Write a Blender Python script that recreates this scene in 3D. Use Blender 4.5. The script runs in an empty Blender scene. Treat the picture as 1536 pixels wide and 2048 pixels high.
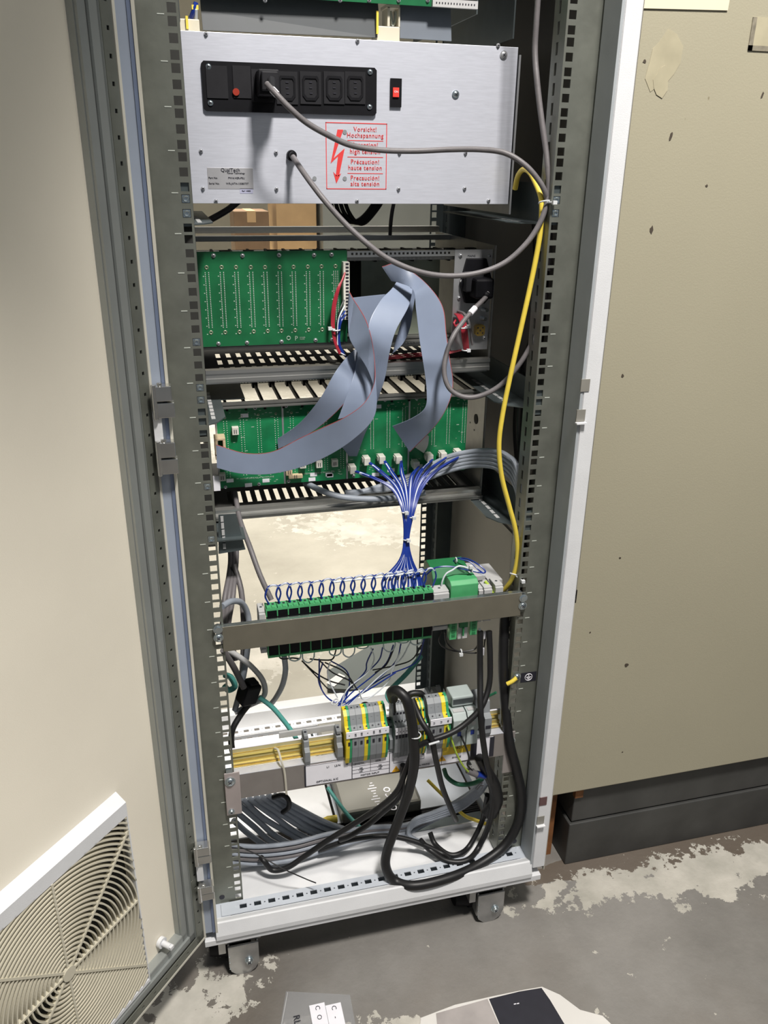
import bpy, math, random
from mathutils import Vector, Matrix, Euler
random.seed(7)
PI = math.pi
S = bpy.context.scene
COL = S.collection

# ------------------------------------------------------------------ camera
CAM_LOC = Vector((-0.2632, -1.0414, 1.252))
CAM_ROT = Euler((1.1745, -0.0122, -0.2503), 'XYZ')
FPX = 1648.7
cam = bpy.data.cameras.new('camera'); co = bpy.data.objects.new('camera', cam); COL.objects.link(co)
co.location = CAM_LOC; co.rotation_euler = CAM_ROT
cam.sensor_fit = 'VERTICAL'; cam.sensor_height = 36; cam.lens = FPX/2048*36
cam.clip_start = 0.02; cam.clip_end = 60
S.camera = co
S.view_settings.view_transform = 'Standard'
S.view_settings.look = 'None'
S.view_settings.gamma = 1.0
S.view_settings.exposure = 0.0
try: S.view_settings.use_curve_mapping = False
except Exception: pass
# ------------------------------------------------------------------ world + lamps
w = bpy.data.worlds.new('world'); S.world = w; w.use_nodes = True
w.node_tree.nodes['Background'].inputs[0].default_value = (0.82, 0.90, 1.0, 1)
w.node_tree.nodes['Background'].inputs[1].default_value = 0.15
def area(name, loc, target, size, power, color, sy=None, spread=None):
    l = bpy.data.lights.new(name, 'AREA'); o = bpy.data.objects.new(name, l)
    if spread: l.spread = math.radians(spread)
    COL.objects.link(o)
    l.energy = power; l.color = color; l.size = size
    if sy: l.shape = 'RECTANGLE'; l.size_y = sy
    o.location = loc; o.rotation_euler = (Vector(target)-Vector(loc)).to_track_quat('-Z', 'Y').to_euler()
    return o
area('ceiling_lamp', (0.25, -1.2, 3.2), (-0.1, 0.0, 0.7), 0.30, 108, (1.0, 0.955, 0.90))
area('rear_skylight', (0.4, 1.75, 3.5), (0.3, 1.5, 0.0), 1.3, 62, (1.0, 0.94, 0.84), spread=95)
area('far_fill_light', (0.4, 4.6, 3.5), (0.4, 4.2, 0.0), 1.6, 60, (1.0, 0.95, 0.86), spread=80)  # unseen fill added to brighten the far floor
area('hall_lamp', (2.0, -1.5, 3.0), (1.0, 0.0, 0.8), 1.2, 13, (1.0, 0.97, 0.86))

# ------------------------------------------------------------------ pixel -> world (photo measured at 1536x2048)
_R = CAM_ROT.to_matrix()
def ray(px, py): return _R @ Vector(((px-768)/FPX, -(py-1024)/FPX, -1.0))
def at(px, py, y):
    d = ray(px, py); return CAM_LOC + d*((y-CAM_LOC.y)/d.y)
def atz(px, py, z):
    d = ray(px, py); return CAM_LOC + d*((z-CAM_LOC.z)/d.z)
def atx(px, py, x):
    d = ray(px, py); return CAM_LOC + d*((x-CAM_LOC.x)/d.x)

# ------------------------------------------------------------------ materials
def mat(name, color, rough=0.5, metal=0.0, var=0.08, scale=25.0, bump=0.0, bscale=None, trans=0.0, alpha=1.0, stretch=None, spec=None, emit=None):
    m = bpy.data.materials.new(name); m.use_nodes = True
    nt = m.node_tree; N = nt.nodes; L = nt.links; b = N['Principled BSDF']
    b.inputs['Roughness'].default_value = rough; b.inputs['Metallic'].default_value = metal
    if spec is not None: b.inputs['Specular IOR Level'].default_value = spec
    tc = N.new('ShaderNodeTexCoord'); mp = N.new('ShaderNodeMapping'); L.new(tc.outputs['Object'], mp.inputs[0])
    if stretch: mp.inputs['Scale'].default_value = stretch
    no = N.new('ShaderNodeTexNoise'); no.inputs['Scale'].default_value = scale; no.inputs['Detail'].default_value = 4
    L.new(mp.outputs[0], no.inputs['Vector'])
    rp = N.new('ShaderNodeValToRGB'); L.new(no.outputs[0], rp.inputs[0])
    c = Vector(color[:3])
    rp.color_ramp.elements[0].position = .3; rp.color_ramp.elements[1].position = .7
    rp.color_ramp.elements[0].color = (*[max(0, v*(1-var)) for v in c], 1)
    rp.color_ramp.elements[1].color = (*[min(1, v*(1+var)) for v in c], 1)
    L.new(rp.outputs[0], b.inputs['Base Color'])
    if bump:
        n2 = N.new('ShaderNodeTexNoise'); n2.inputs['Scale'].default_value = bscale or scale*4; n2.inputs['Detail'].default_value = 3
        L.new(mp.outputs[0], n2.inputs['Vector'])
        bp = N.new('ShaderNodeBump'); bp.inputs['Strength'].default_value = bump; bp.inputs['Distance'].default_value = .002
        L.new(n2.outputs[0], bp.inputs['Height']); L.new(bp.outputs[0], b.inputs['Normal'])
    if trans: b.inputs['Transmission Weight'].default_value = trans
    if alpha < 1: b.inputs['Alpha'].default_value = alpha
    if emit: b.inputs['Emission Color'].default_value = (*emit[:3], 1); b.inputs['Emission Strength'].default_value = emit[3]
    return m
M = {}
M['zinc'] = mat('zinc_plated_steel', (.215, .225, .195), .42, .55, .14, 30, .1)
M['zinc_bright'] = mat('bright_zinc', (.62, .70, .74), .22, .95, .1, 40)
M['alu'] = mat('brushed_aluminium', (.66, .68, .76), .40, .35, .05, 60, .05, stretch=(1, 1, 12))
M['alu_edge'] = mat('aluminium_edge', (.55, .56, .58), .35, .7, .06, 40)
M['alu_dull'] = mat('dull_aluminium', (.30, .30, .285), .38, .75, .1, 40)
M['extr'] = mat('aluminium_extrusion', (.66, .66, .64), .28, .9, .06, 60, stretch=(1, 20, 20))
M['darksteel'] = mat('dark_steel', (.10, .12, .125), .42, .6, .12, 20)
M['bracket'] = mat('galvanised_bracket', (.12, .145, .15), .4, .55, .15, 18)
M['white'] = mat('white_powder_coat', (.74, .75, .77), .42, 0, .03, 30, .12, 900)
M['bluegrey'] = mat('pale_grey_coat', (.52, .56, .62), .45, 0, .04, 20, .12, 900)
M['shadeblue'] = mat('blue_grey_gasket_channel', (.16, .20, .30), .6, 0, .08, 20)
M['cream'] = mat('cream_door_paint', (.90, .84, .71), .45, 0, .03, 6, .08, 900)
M['lip'] = mat('cream_seal_lip', (.60, .58, .50), .6, 0, .06, 20)
M['creamplastic'] = mat('cream_plastic', (.62, .58, .46), .45, 0, .05, 20)
M['panelgrey'] = mat('inner_side_panel', (.42, .40, .345), .5, 0, .06, 8)
M['black'] = mat('black_plastic', (.005, .005, .007), .55, 0, .2, 60, spec=.2)
M['blackrubber'] = mat('black_cable_jacket', (.009, .009, .010), .46, 0, .2, 60)
M['socket'] = mat('dark_grey_socket', (.020, .020, .023), .6, 0, .1, 60, spec=.15)
M['red'] = mat('red_switch', (.70, .05, .04), .35, 0, .1, 60, emit=(.9, .05, .03, .25))
M['redprint'] = mat('red_print', (.70, .05, .05), .5, 0, .05, 60)
M['redwire'] = mat('red_wire', (.42, .03, .05), .4, 0, .1, 60)
M['greycable'] = mat('grey_cable_jacket', (.145, .135, .14), .5, 0, .1, 60, .1)
M['greycable2'] = mat('light_grey_cable', (.29, .32, .37), .45, 0, .08, 60)
M['whitecable'] = mat('white_cable', (.62, .62, .62), .4, 0, .05, 60)
M['yellow'] = mat('yellow_cable', (.80, .62, .08), .45, 0, .05, 60)
M['blue'] = mat('blue_wire', (.010, .035, .26), .35, 0, .1, 60)
M['whitewire'] = mat('white_wire', (.70, .74, .80), .4, 0, .05, 60)
M['teal'] = mat('teal_cable', (.10, .38, .34), .4, 0, .08, 60)
M['greenwire'] = mat('green_wire', (.02, .14, .07), .4, 0, .1, 60)
M['ygwire'] = mat('yellow_green_wire', (.38, .52, .05), .4, 0, .3, 300)
M['pcb'] = mat('green_circuit_board', (.012, .135, .05), .35, 0, .18, 30, spec=.5)
M['pcb2'] = mat('bright_green_circuit_board', (.012, .20, .075), .32, 0, .22, 40, spec=.5)
M['silk'] = mat('white_silk_print', (.42, .55, .45), .5, 0, .1, 60)
M['solder'] = mat('solder', (.92, .95, .88), .3, .2, .1, 300)
M['pin_hole'] = mat('plated_ring', (.55, .58, .45), .35, .8, .1, 60)
M['connector'] = mat('white_nylon', (.70, .69, .62), .45, 0, .05, 60)
M['ivory'] = mat('ivory_nylon', (.66, .52, .34), .45, 0, .08, 60)
M['label'] = mat('white_label', (.88, .87, .93), .5, 0, .02, 60)
M['silverlabel'] = mat('silver_label', (.42, .42, .44), .4, .3, .05, 60)
M['ink'] = mat('black_ink', (.02, .02, .03), .5, 0, .1, 60)
M['green'] = mat('green_terminal_plastic', (.07, .36, .14), .42, 0, .08, 60)
M['green_dark'] = mat('dark_green_terminal_plastic', (.02, .17, .06), .45, 0, .08, 60)
M['greyplastic'] = mat('grey_terminal_plastic', (.24, .255, .27), .5, 0, .06, 60)
M['lightplastic'] = mat('light_grey_plastic', (.50, .50, .50), .45, 0, .05, 60)
M['breaker'] = mat('breaker_housing', (.42, .48, .47), .4, 0, .04, 60)
M['yplastic'] = mat('yellow_terminal_plastic', (.75, .58, .02), .45, 0, .05, 60)
M['gplastic'] = mat('green_stripe_plastic', (.03, .30, .13), .45, 0, .05, 60)
M['goldrail'] = mat('yellow_passivated_rail', (.80, .72, .38), .32, .75, .12, 40, stretch=(.2, 6, 6))
M['bar'] = mat('steel_cross_bar', (.23, .215, .17), .40, .55, .05, 40, .05)
M['bar2'] = mat('steel_label_bar', (.34, .315, .30), .38, .55, .05, 40, .05)
M['tie'] = mat('nylon_tie', (.66, .68, .70), .35, 0, .03, 60)
M['warn'] = mat('warning_orange', (.80, .42, .02), .5, 0, .05, 60)
M['brass'] = mat('brass_stud', (.55, .38, .10), .35, .8, .2, 80)
M['card'] = mat('brown_cardboard', (.20, .125, .07), .8, 0, .1, 12)
M['card2'] = mat('tan_cardboard', (.50, .33, .17), .8, 0, .06, 12)
M['greybox'] = mat('grey_steel_locker', (.24, .25, .23), .5, 0, .08, 4)
M['paper'] = mat('white_paper', (.72, .70, .67), .6, 0, .03, 10)
M['paperpic'] = mat('grey_printed_paper', (.36, .33, .32), .6, 0, .25, 14)
M['creampaper'] = mat('cream_paper', (.80, .72, .54), .7, 0, .03, 10)
M['mat'] = mat('dark_sheet', (.10, .115, .11), .6, 0, .08, 6)
M['router'] = mat('silver_router_case', (.235, .23, .205), .38, .25, .06, 6)
M['rust'] = mat('rusty_edge', (.22, .09, .03), .8, 0, .3, 40)
M['darkribbon'] = mat('shaded_ribbon', (.055, .062, .068), .5, 0, .08, 20)  # ribbon hanging in shade, the shade put into its colour
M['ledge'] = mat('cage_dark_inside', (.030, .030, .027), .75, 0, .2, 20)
M['machine_base'] = mat('dark_plinth', (.050, .050, .048), .55, 0, .25, 12, .2, 60)

def ribbon_mat():
    m = mat('ribbon_cable_jacket', (.25, .30, .41), .38, 0, .04, 30)
    return m
M['ribbon'] = ribbon_mat()
M['ribbonwarm'] = M['ribbon']

def floor_mat():
    m = bpy.data.materials.new('worn_concrete'); m.use_nodes = True
    nt = m.node_tree; N = nt.nodes; L = nt.links; b = N['Principled BSDF']
    tc = N.new('ShaderNodeTexCoord')
    def noise(s, d=6, r=.6, off=(0, 0, 0)):
        mp = N.new('ShaderNodeMapping'); mp.inputs['Location'].default_value = off; L.new(tc.outputs['Object'], mp.inputs[0])
        n = N.new('ShaderNodeTexNoise'); n.inputs['Scale'].default_value = s; n.inputs['Detail'].default_value = d; n.inputs['Roughness'].default_value = r
        L.new(mp.outputs[0], n.inputs['Vector']); return n.outputs[0]
    def ramp(f, stops):
        r = N.new('ShaderNodeValToRGB'); L.new(f, r.inputs[0]); e = r.color_ramp.elements
        e[0].position, e[0].color = stops[0][0], (*stops[0][1], 1); e[1].position, e[1].color = stops[-1][0], (*stops[-1][1], 1)
        for p, c in stops[1:-1]:
            q = e.new(p); q.color = (*c, 1)
        return r.outputs[0]
    def mth(op, a, b2, c=None):
        n = N.new('ShaderNodeMath'); n.operation = op
        for i, v in enumerate([a, b2] + ([c] if c is not None else [])):
            if isinstance(v, (int, float)): n.inputs[i].default_value = v
            else: L.new(v, n.inputs[i])
        return n.outputs[0]
    def blob(cx, cy, rx, ry, rot=0):
        mp = N.new('ShaderNodeMapping'); mp.vector_type = 'TEXTURE'
        mp.inputs['Location'].default_value = (cx, cy, 0); mp.inputs['Scale'].default_value = (rx, ry, 1000); mp.inputs['Rotation'].default_value = (0, 0, rot)
        L.new(tc.outputs['Object'], mp.inputs[0])
        v = N.new('ShaderNodeVectorMath'); v.operation = 'LENGTH'; L.new(mp.outputs[0], v.inputs[0])
        return v.outputs['Value']
    base = ramp(noise(3.2, 8, .62), [(.30, (.150, .143, .132)), (.5, (.21, .20, .185)), (.72, (.275, .262, .245))])
    brown = ramp(noise(1.3, 5, .6, (3, 1, 0)), [(.42, (1, 1, 1)), (.62, (.72, .66, .60))])
    mx = N.new('ShaderNodeMix'); mx.data_type = 'RGBA'; mx.blend_type = 'MULTIPLY'; mx.inputs[0].default_value = 1
    L.new(base, mx.inputs[6]); L.new(brown, mx.inputs[7]); col = mx.outputs[2]
    big = blob(0, 3.2, 9, 2.55)  # rear floor made paler, its daylight painted into the colour
    lt_ = mth('LESS_THAN', mth('ADD', big, mth('MULTIPLY', mth('SUBTRACT', noise(2.2, 3), .5), .12)), 1.0)
    mw = N.new('ShaderNodeMix'); mw.data_type = 'RGBA'; L.new(lt_, mw.inputs[0]); L.new(col, mw.inputs[6])
    L.new(ramp(noise(3.5, 8, .6, (7, 0, 0)), [(.30, (.33, .31, .26)), (.7, (.47, .445, .38))]), mw.inputs[7]); col = mw.outputs[2]
    # brown stained strip along the plinth
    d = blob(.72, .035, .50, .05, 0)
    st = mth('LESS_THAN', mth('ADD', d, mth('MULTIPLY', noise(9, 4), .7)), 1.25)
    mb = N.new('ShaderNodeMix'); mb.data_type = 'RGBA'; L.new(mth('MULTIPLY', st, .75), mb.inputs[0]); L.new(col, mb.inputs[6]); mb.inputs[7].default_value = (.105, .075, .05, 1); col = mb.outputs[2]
    # flaking paint: several worn patches, the one by the door part painted light, + scattered chips
    nn = noise(22, 10, .68); nl = noise(7, 6, .6, (5, 2, 0))
    fields = []
    for (cx, cy, rx, ry, rot) in [(.46, -.020, .17, .042, -.05), (.655, -.035, .13, .062, .0), (.78, -.03, .08, .05, 0), (.36, 1.70, .30, .12, -.55), (.75, 1.9, .3, .16, -.3), (-.15, .95, .22, .13, .3), (-.03, 1.05, .12, .05, 0),
                                  (-.03, -.205, .10, .035, .0), (-.335, -.10, .12, .08, .5), (-.1, 3.2, 1.2, .5, 0), (1.6, -.5, .4, .1, 0)]:
        fields.append(blob(cx, cy, rx, ry, rot))
    f = fields[0]
    for g in fields[1:]: f = mth('MINIMUM', f, g)
    e1 = mth('ADD', f, mth('MULTIPLY', mth('SUBTRACT', nn, .5), 4.2))
    patch = mth('LESS_THAN', e1, .86)
    chips = mth('GREATER_THAN', mth('ADD', nn, mth('MULTIPLY', nl, .35)), .865)
    msk = mth('MAXIMUM', patch, chips)
    pc = ramp(noise(14, 4), [(.3, (.40, .385, .335)), (.7, (.58, .55, .49))])
    mm = N.new('ShaderNodeMix'); mm.data_type = 'RGBA'; L.new(msk, mm.inputs[0]); L.new(col, mm.inputs[6]); L.new(pc, mm.inputs[7])
    L.new(mm.outputs[2], b.inputs['Base Color'])
    b.inputs['Roughness'].default_value = .62
    bp = N.new('ShaderNodeBump'); bp.inputs['Strength'].default_value = .35; bp.inputs['Distance'].default_value = .004
    L.new(mth('ADD', mth('MULTIPLY', msk, .5), noise(60, 6)), bp.inputs['Height']); L.new(bp.outputs[0], b.inputs['Normal'])
    return m
M['floor'] = floor_mat()

def machine_mat():
    m = mat('beige_machine_paint', (.405, .375, .275), .5, 0, .035, 3, .1, 500)
    nt = m.node_tree; N = nt.nodes; L = nt.links; b = N['Principled BSDF']
    src = b.inputs['Base Color'].links[0].from_socket
    tc = N.new('ShaderNodeTexCoord')
    n = N.new('ShaderNodeTexNoise'); n.inputs['Scale'].default_value = 34; n.inputs['Detail'].default_value = 3; L.new(tc.outputs['Object'], n.inputs['Vector'])
    r = N.new('ShaderNodeValToRGB'); r.color_ramp.elements[0].position = .745; r.color_ramp.elements[1].position = .775
    r.color_ramp.elements[0].color = (1, 1, 1, 1); r.color_ramp.elements[1].color = (.55, .5, .42, 1); L.new(n.outputs[0], r.inputs[0])
    mx = N.new('ShaderNodeMix'); mx.data_type = 'RGBA'; mx.blend_type = 'MULTIPLY'; mx.inputs[0].default_value = 1
    L.new(src, mx.inputs[6]); L.new(r.outputs[0], mx.inputs[7]); L.new(mx.outputs[2], b.inputs['Base Color'])
    return m
M['machine'] = machine_mat()

# ------------------------------------------------------------------ mesh builder
class MB:
    def __init__(s): s.v = []; s.f = []; s.m = []
    def add(s, vs, fs, mi=0):
        n = len(s.v); s.v += [Vector(v) for v in vs]; s.f += [tuple(i+n for i in f) for f in fs]; s.m += [mi]*len(fs)
        return s
    def box(s, x0, x1, y0, y1, z0, z1, mi=0, T=None):
        vs = [Vector((x, y, z)) for x in (x0, x1) for y in (y0, y1) for z in (z0, z1)]
        if T: vs = [T @ v for v in vs]
        return s.add(vs, [(0, 1, 3, 2), (4, 6, 7, 5), (0, 4, 5, 1), (2, 3, 7, 6), (0, 2, 6, 4), (1, 5, 7, 3)], mi)
    def cb(s, c, sx, sy, sz, mi=0, T=None):
        return s.box(c[0]-sx/2, c[0]+sx/2, c[1]-sy/2, c[1]+sy/2, c[2]-sz/2, c[2]+sz/2, mi, T)
    def cyl(s, p0, p1, r0, r1=None, n=12, mi=0, caps=True):
        p0 = Vector(p0); p1 = Vector(p1); r1 = r0 if r1 is None else r1
        d = (p1-p0).normalized(); a = d.orthogonal().normalized(); b = d.cross(a)
        vs = []
        for p, r in ((p0, r0), (p1, r1)):
            for i in range(n):
                t = 2*PI*i/n; vs.append(p + a*math.cos(t)*r + b*math.sin(t)*r)
        fs = [(i, (i+1) % n, n+(i+1) % n, n+i) for i in range(n)]
        if caps: fs += [tuple(range(n-1, -1, -1)), tuple(range(n, 2*n))]
        return s.add(vs, fs, mi)
    def ring(s, c, axis, r, rr, n=14, k=6, mi=0, ell=(1, 1), up=None):
        c = Vector(c); d = Vector(axis).normalized(); a = (Vector(up)-d*d.dot(Vector(up))).normalized() if up else d.orthogonal().normalized(); b = d.cross(a)
        vs = []; fs = []
        for i in range(n):
            t = 2*PI*i/n; rad = a*math.cos(t)*ell[0] + b*math.sin(t)*ell[1]; rn = rad.normalized()
            for j in range(k):
                u = 2*PI*j/k; vs.append(c + rad*r + rn*math.cos(u)*rr + d*math.sin(u)*rr)
        for i in range(n):
            for j in range(k):
                fs.append((i*k+j, i*k+(j+1) % k, ((i+1) % n)*k+(j+1) % k, ((i+1) % n)*k+j))
        return s.add(vs, fs, mi)
    def dome(s, c, axis, r, h, n=10, mi=0):
        c = Vector(c); d = Vector(axis).normalized(); a = d.orthogonal().normalized(); b = d.cross(a)
        vs = []; fs = []
        for k, (q, hh) in enumerate(((1, 0), (.97, .35), (.75, .8))):
            for i in range(n):
                t = 2*PI*i/n; vs.append(c + (a*math.cos(t)+b*math.sin(t))*r*q + d*h*hh)
        vs.append(c+d*h)
        for k in range(2):
            for i in range(n): fs.append((k*n+i, k*n+(i+1) % n, (k+1)*n+(i+1) % n, (k+1)*n+i))
        for i in range(n): fs.append((2*n+i, 2*n+(i+1) % n, 3*n))
        return s.add(vs, fs, mi)
    def prism(s, poly, axis, a0, a1, mi=0, T=None):
        # poly: 2-D points in the two remaining axes
        def mk(p, a):
            if axis == 'x': v = Vector((a, p[0], p[1]))
            elif axis == 'y': v = Vector((p[0], a, p[1]))
            else: v = Vector((p[0], p[1], a))
            return T @ v if T else v
        n = len(poly); vs = [mk(p, a0) for p in poly] + [mk(p, a1) for p in poly]
        fs = [tuple(range(n)), tuple(range(2*n-1, n-1, -1))] + [(i, n+i, n+(i+1) % n, (i+1) % n) for i in range(n)]
        return s.add(vs, fs, mi)
    def sheet(s, pts, th, nrm, mi=0):
        nrm = Vector(nrm).normalized()*th; n = len(pts); vs = [Vector(p) for p in pts] + [Vector(p)+nrm for p in pts]
        fs = [tuple(range(n)), tuple(range(2*n-1, n-1, -1))] + [(i, n+i, n+(i+1) % n, (i+1) % n) for i in range(n)]
        return s.add(vs, fs, mi)
    def tube(s, pts, r, n=8, mi=0, res=6, close=True):
        P = smooth(pts, res); rs = r if isinstance(r, (list, tuple)) else None
        m = len(P); vs = []; fs = []
        t0 = (P[1]-P[0]).normalized(); a = t0.orthogonal().normalized()
        for i in range(m):
            t = (P[min(i+1, m-1)]-P[max(i-1, 0)])
            if t.length < 1e-9: t = t0
            t = t.normalized(); a = (a - t*a.dot(t))
            a = a.normalized() if a.length > 1e-6 else t.orthogonal().normalized()
            b = t.cross(a); rr = r if rs is None else rs[0]+(rs[1]-rs[0])*i/(m-1)
            for j in range(n):
                u = 2*PI*j/n; vs.append(P[i] + (a*math.cos(u)+b*math.sin(u))*rr)
            t0 = t
        for i in range(m-1):
            for j in range(n): fs.append((i*n+j, i*n+(j+1) % n, (i+1)*n+(j+1) % n, (i+1)*n+j))
        if close: fs += [tuple(range(n-1, -1, -1)), tuple((m-1)*n+j for j in range(n))]
        return s.add(vs, fs, mi)
    def build(s, name, mats, parent=None, smooth_=False, bevel=0):
        if not isinstance(mats, (list, tuple)): mats = [mats]
        root = parent
        off = Vector((0, 0, 0))
        while root is not None:
            off = off + root.location; root = root.parent
        if parent is None:
            lo = Vector((min(v.x for v in s.v), min(v.y for v in s.v), min(v.z for v in s.v))); hi = Vector((max(v.x for v in s.v), max(v.y for v in s.v), lo.z))
            off = Vector(((lo.x+hi.x)/2, (lo.y+hi.y)/2, lo.z))
        me = bpy.data.meshes.new(name); me.from_pydata([v-off for v in s.v], [], s.f)
        for m in mats: me.materials.append(M[m] if isinstance(m, str) else m)
        for p, mi in zip(me.polygons, s.m): p.material_index = mi; p.use_smooth = smooth_
        me.update()
        if smooth_:
            try: me.set_sharp_from_angle(angle=math.radians(45))
            except Exception: pass
        o = bpy.data.objects.new(name, me); COL.objects.link(o)
        if parent is None: o.location = off
        else: o.parent = parent
        if bevel:
            md = o.modifiers.new('bevel', 'BEVEL'); md.width = bevel; md.segments = 2; md.limit_method = 'ANGLE'
        return o
def smooth(pts, res=6):
    P = [Vector(p) for p in pts]
    if len(P) < 3 or res < 2: return P
    out = []
    Q = [P[0]*2-P[1]] + P + [P[-1]*2-P[-2]]
    for i in range(1, len(Q)-2):
        p0, p1, p2, p3 = Q[i-1:i+3]
        for k in range(res):
            t = k/res; t2 = t*t; t3 = t2*t
            out.append(.5*((2*p1)+(p2-p0)*t+(2*p0-5*p1+4*p2-p3)*t2+(3*p1-p0-3*p2+p3)*t3))
    out.append(P[-1]); return out
def tag(o, label=None, cat=None, group=None, kind=None):
    if label: o['label'] = label
    if cat: o['category'] = cat
    if group: o['group'] = group
    if kind: o['kind'] = kind
    return o
def thing(name, label, cat, loc=(0, 0, 0), group=None):
    o = bpy.data.objects.new(name, None); o.empty_display_size = .03; COL.objects.link(o); o.location = loc
    return tag(o, label, cat, group)
def holed(mb, T, length, width, th, holes, mi=0):
    """strip u:0..length, v:0..width, thickness w:0..th with rectangular holes (u0,u1,v0,v1), T maps (u,v,w)"""
    u = 0.0
    for (a, b, c, d) in sorted(holes):
        if a > u: mb.box(u, a, 0, width, 0, th, mi, T)
        mb.box(a, b, 0, c, 0, th, mi, T); mb.box(a, b, d, width, 0, th, mi, T); u = b
    if u < length: mb.box(u, length, 0, width, 0, th, mi, T)
def frameT(o, u, v):
    u = Vector(u).normalized(); v = Vector(v).normalized(); n = u.cross(v)
    return Matrix.Translation(Vector(o)) @ Matrix((u, v, n)).transposed().to_4x4()
def text(body, size, origin, right, up, m, parent, name='lettering', align='LEFT', space=1.0, th=.00015, xs=1.0):
    c = bpy.data.curves.new('t', 'FONT'); c.body = body; c.size = size; c.align_x = align; c.align_y = 'CENTER'; c.extrude = th; c.space_character = space
    c.resolution_u = 2
    o = bpy.data.objects.new('t', c); COL.objects.link(o)
    dg = bpy.context.evaluated_depsgraph_get(); me = bpy.data.meshes.new_from_object(o.evaluated_get(dg))
    bpy.data.objects.remove(o); bpy.data.curves.remove(c)
    r = Vector(right).normalized(); u = Vector(up); u = (u-r*u.dot(r)).normalized(); n = r.cross(u)
    T = Matrix.Translation(Vector(origin)+n*th) @ Matrix((r*xs, u, n)).transposed().to_4x4()
    mb = MB(); mb.add([T @ v.co for v in me.vertices], [tuple(p.vertices) for p in me.polygons])
    return mb.build(name, m, parent)
X = Vector((1, 0, 0)); Y = Vector((0, 1, 0)); Z = Vector((0, 0, 1))
U = .04445; Z0 = .155          # rack unit grid: marks at Z0 + k*U
ZTOP = 1.90

# ================================================================== SETTING
fl = MB().box(-5, 6, -4, 8, -.06, 0).build('floor', 'floor'); fl.location = (0, 0, -.06); tag(fl, 'worn grey concrete floor with flaking paint patches', kind='structure')
for v in fl.data.vertices: v.co += Vector((.5, 2, 0))
bw = MB().box(-5, 6, 7.0, 7.1, 0, 3.6).build('wall_back', mat('far_wall_paint', (.62, .56, .42), .7, 0, .05, 2)); tag(bw, 'pale cream wall far behind the cabinet', kind='structure')
wl = MB().box(-5.1, -5.0, -4, 7.1, 0, 3.6).build('wall_left', mat('left_wall_paint', (.55, .56, .56), .7, 0, .05, 2)); tag(wl, 'pale grey hall wall', kind='structure')

tag(MB().box(-1.6, -.030, -.74, -.50, 2.14, 2.24).build('added_shade_block_1', 'alu_dull'), 'unseen block added overhead to shade the upper door', kind='structure')  # added out of view to throw soft shade on the upper door
# ---- machine on the right
mr = thing('machine_enclosure', 'large beige painted machine enclosure on a dark plinth right of the open cabinet', 'machine', (1.2, .3, 0))
MB().box(.335, 2.4, .035, .75, .192, 2.1).build('side_panel', 'machine', mr, bevel=.002)
b = MB(); b.box(.40, 2.4, .052, .70, .103, .186); b.build('plinth_board', 'machine_base', mr, bevel=.002)
b = MB(); b.box(.395, 2.4, .048, .70, .0, .100); b.build('plinth_board', 'machine_base', mr, bevel=.002)
b = MB(); b.box(.398, .414, .046, .056, .165, .186); b.build('rusty_bracket', 'rust', mr)
b = MB(); b.box(.345, .395, .12, .16, .0, .19); b.box(.36, .38, .08, .12, 0, .15); b.build('jack_foot', 'rust', mr)
def blotch(px, py, r, n=9, mt='ink', name='scuff_mark', ex=1.0, y=.0349, ang=0):
    c = at(px, py, y); pts = []
    for i in range(n):
        t = 2*PI*i/n; q = r*(.65+.6*random.random()); u = math.cos(t)*q; v = math.sin(t)*q*ex
        pts.append(c + Vector((u*math.cos(ang)-v*math.sin(ang), 0, u*math.sin(ang)+v*math.cos(ang))))
    return MB().sheet(pts, -.0004, (0, 1, 0)).build(name, mt, mr)
scuff = mat('dark_scuff', (.07, .055, .04), .8)
patchm = mat('old_glue_patch', (.435, .395, .275), .55, 0, .1, 30)
tapem = mat('grey_tape_residue', (.25, .225, .17), .7, 0, .3, 90)
blotch(1303, 460, .0032, mt=scuff, ex=1.9); blotch(1342, 272, .0022, mt=scuff, ex=2.8, ang=-.4); blotch(1413, 372, .002, mt=scuff)
blotch(1245, 752, .0022, mt=scuff, ex=1.5); blotch(1253, 1330, .0042, mt=scuff, ex=.9); blotch(1289, 123, .0022, mt=scuff); blotch(1525, 190, .0015, mt=scuff, ex=3, ang=-.3)
blotch(1240, 1116, .0018, mt=scuff); blotch(1180, 1265, .0015, mt=scuff); blotch(1245, 1504, .002, mt=scuff, ex=.6)
blotch(1328, 125, .024, 12, patchm, 'glue_patch', 1.35); blotch(1322, 160, .013, 10, patchm, 'glue_patch', 1.4, y=.0345)
c0 = at(1506, 34, .0345)
b = MB(); b.box(c0.x, c0.x+.006, .0335, .035, c0.z-.038, c0.z); b.box(c0.x, c0.x+.06, .0335, .035, c0.z-.038, c0.z-.032); b.build('tape_residue', tapem, mr)
b = MB(); b.box(c0.x+.006, c0.x+.06, .0342, .035, c0.z-.032, c0.z); b.build('bare_patch', patchm, mr)
p1 = at(1274, 17, .034); p2 = at(1455, 21, .034)
tag(MB().sheet([(p1.x-.01, .034, p1.z), (p2.x, .034, p2.z), (p2.x+.006, .034, p2.z+.16), (p1.x-.01, .034, p1.z+.16)], .0007, (0, -1, 0)).build('paper_sheet', 'creampaper'), 'cream paper sheet taped on the beige machine, only its bottom edge showing', 'paper')

# ================================================================== CABINET
cab = thing('equipment_cabinet', 'tall white equipment cabinet with open door, slotted mounting rails and perforated base frame', 'cabinet', (0, .24, 0))
FZ0, FZ1 = .105, ZTOP
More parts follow.
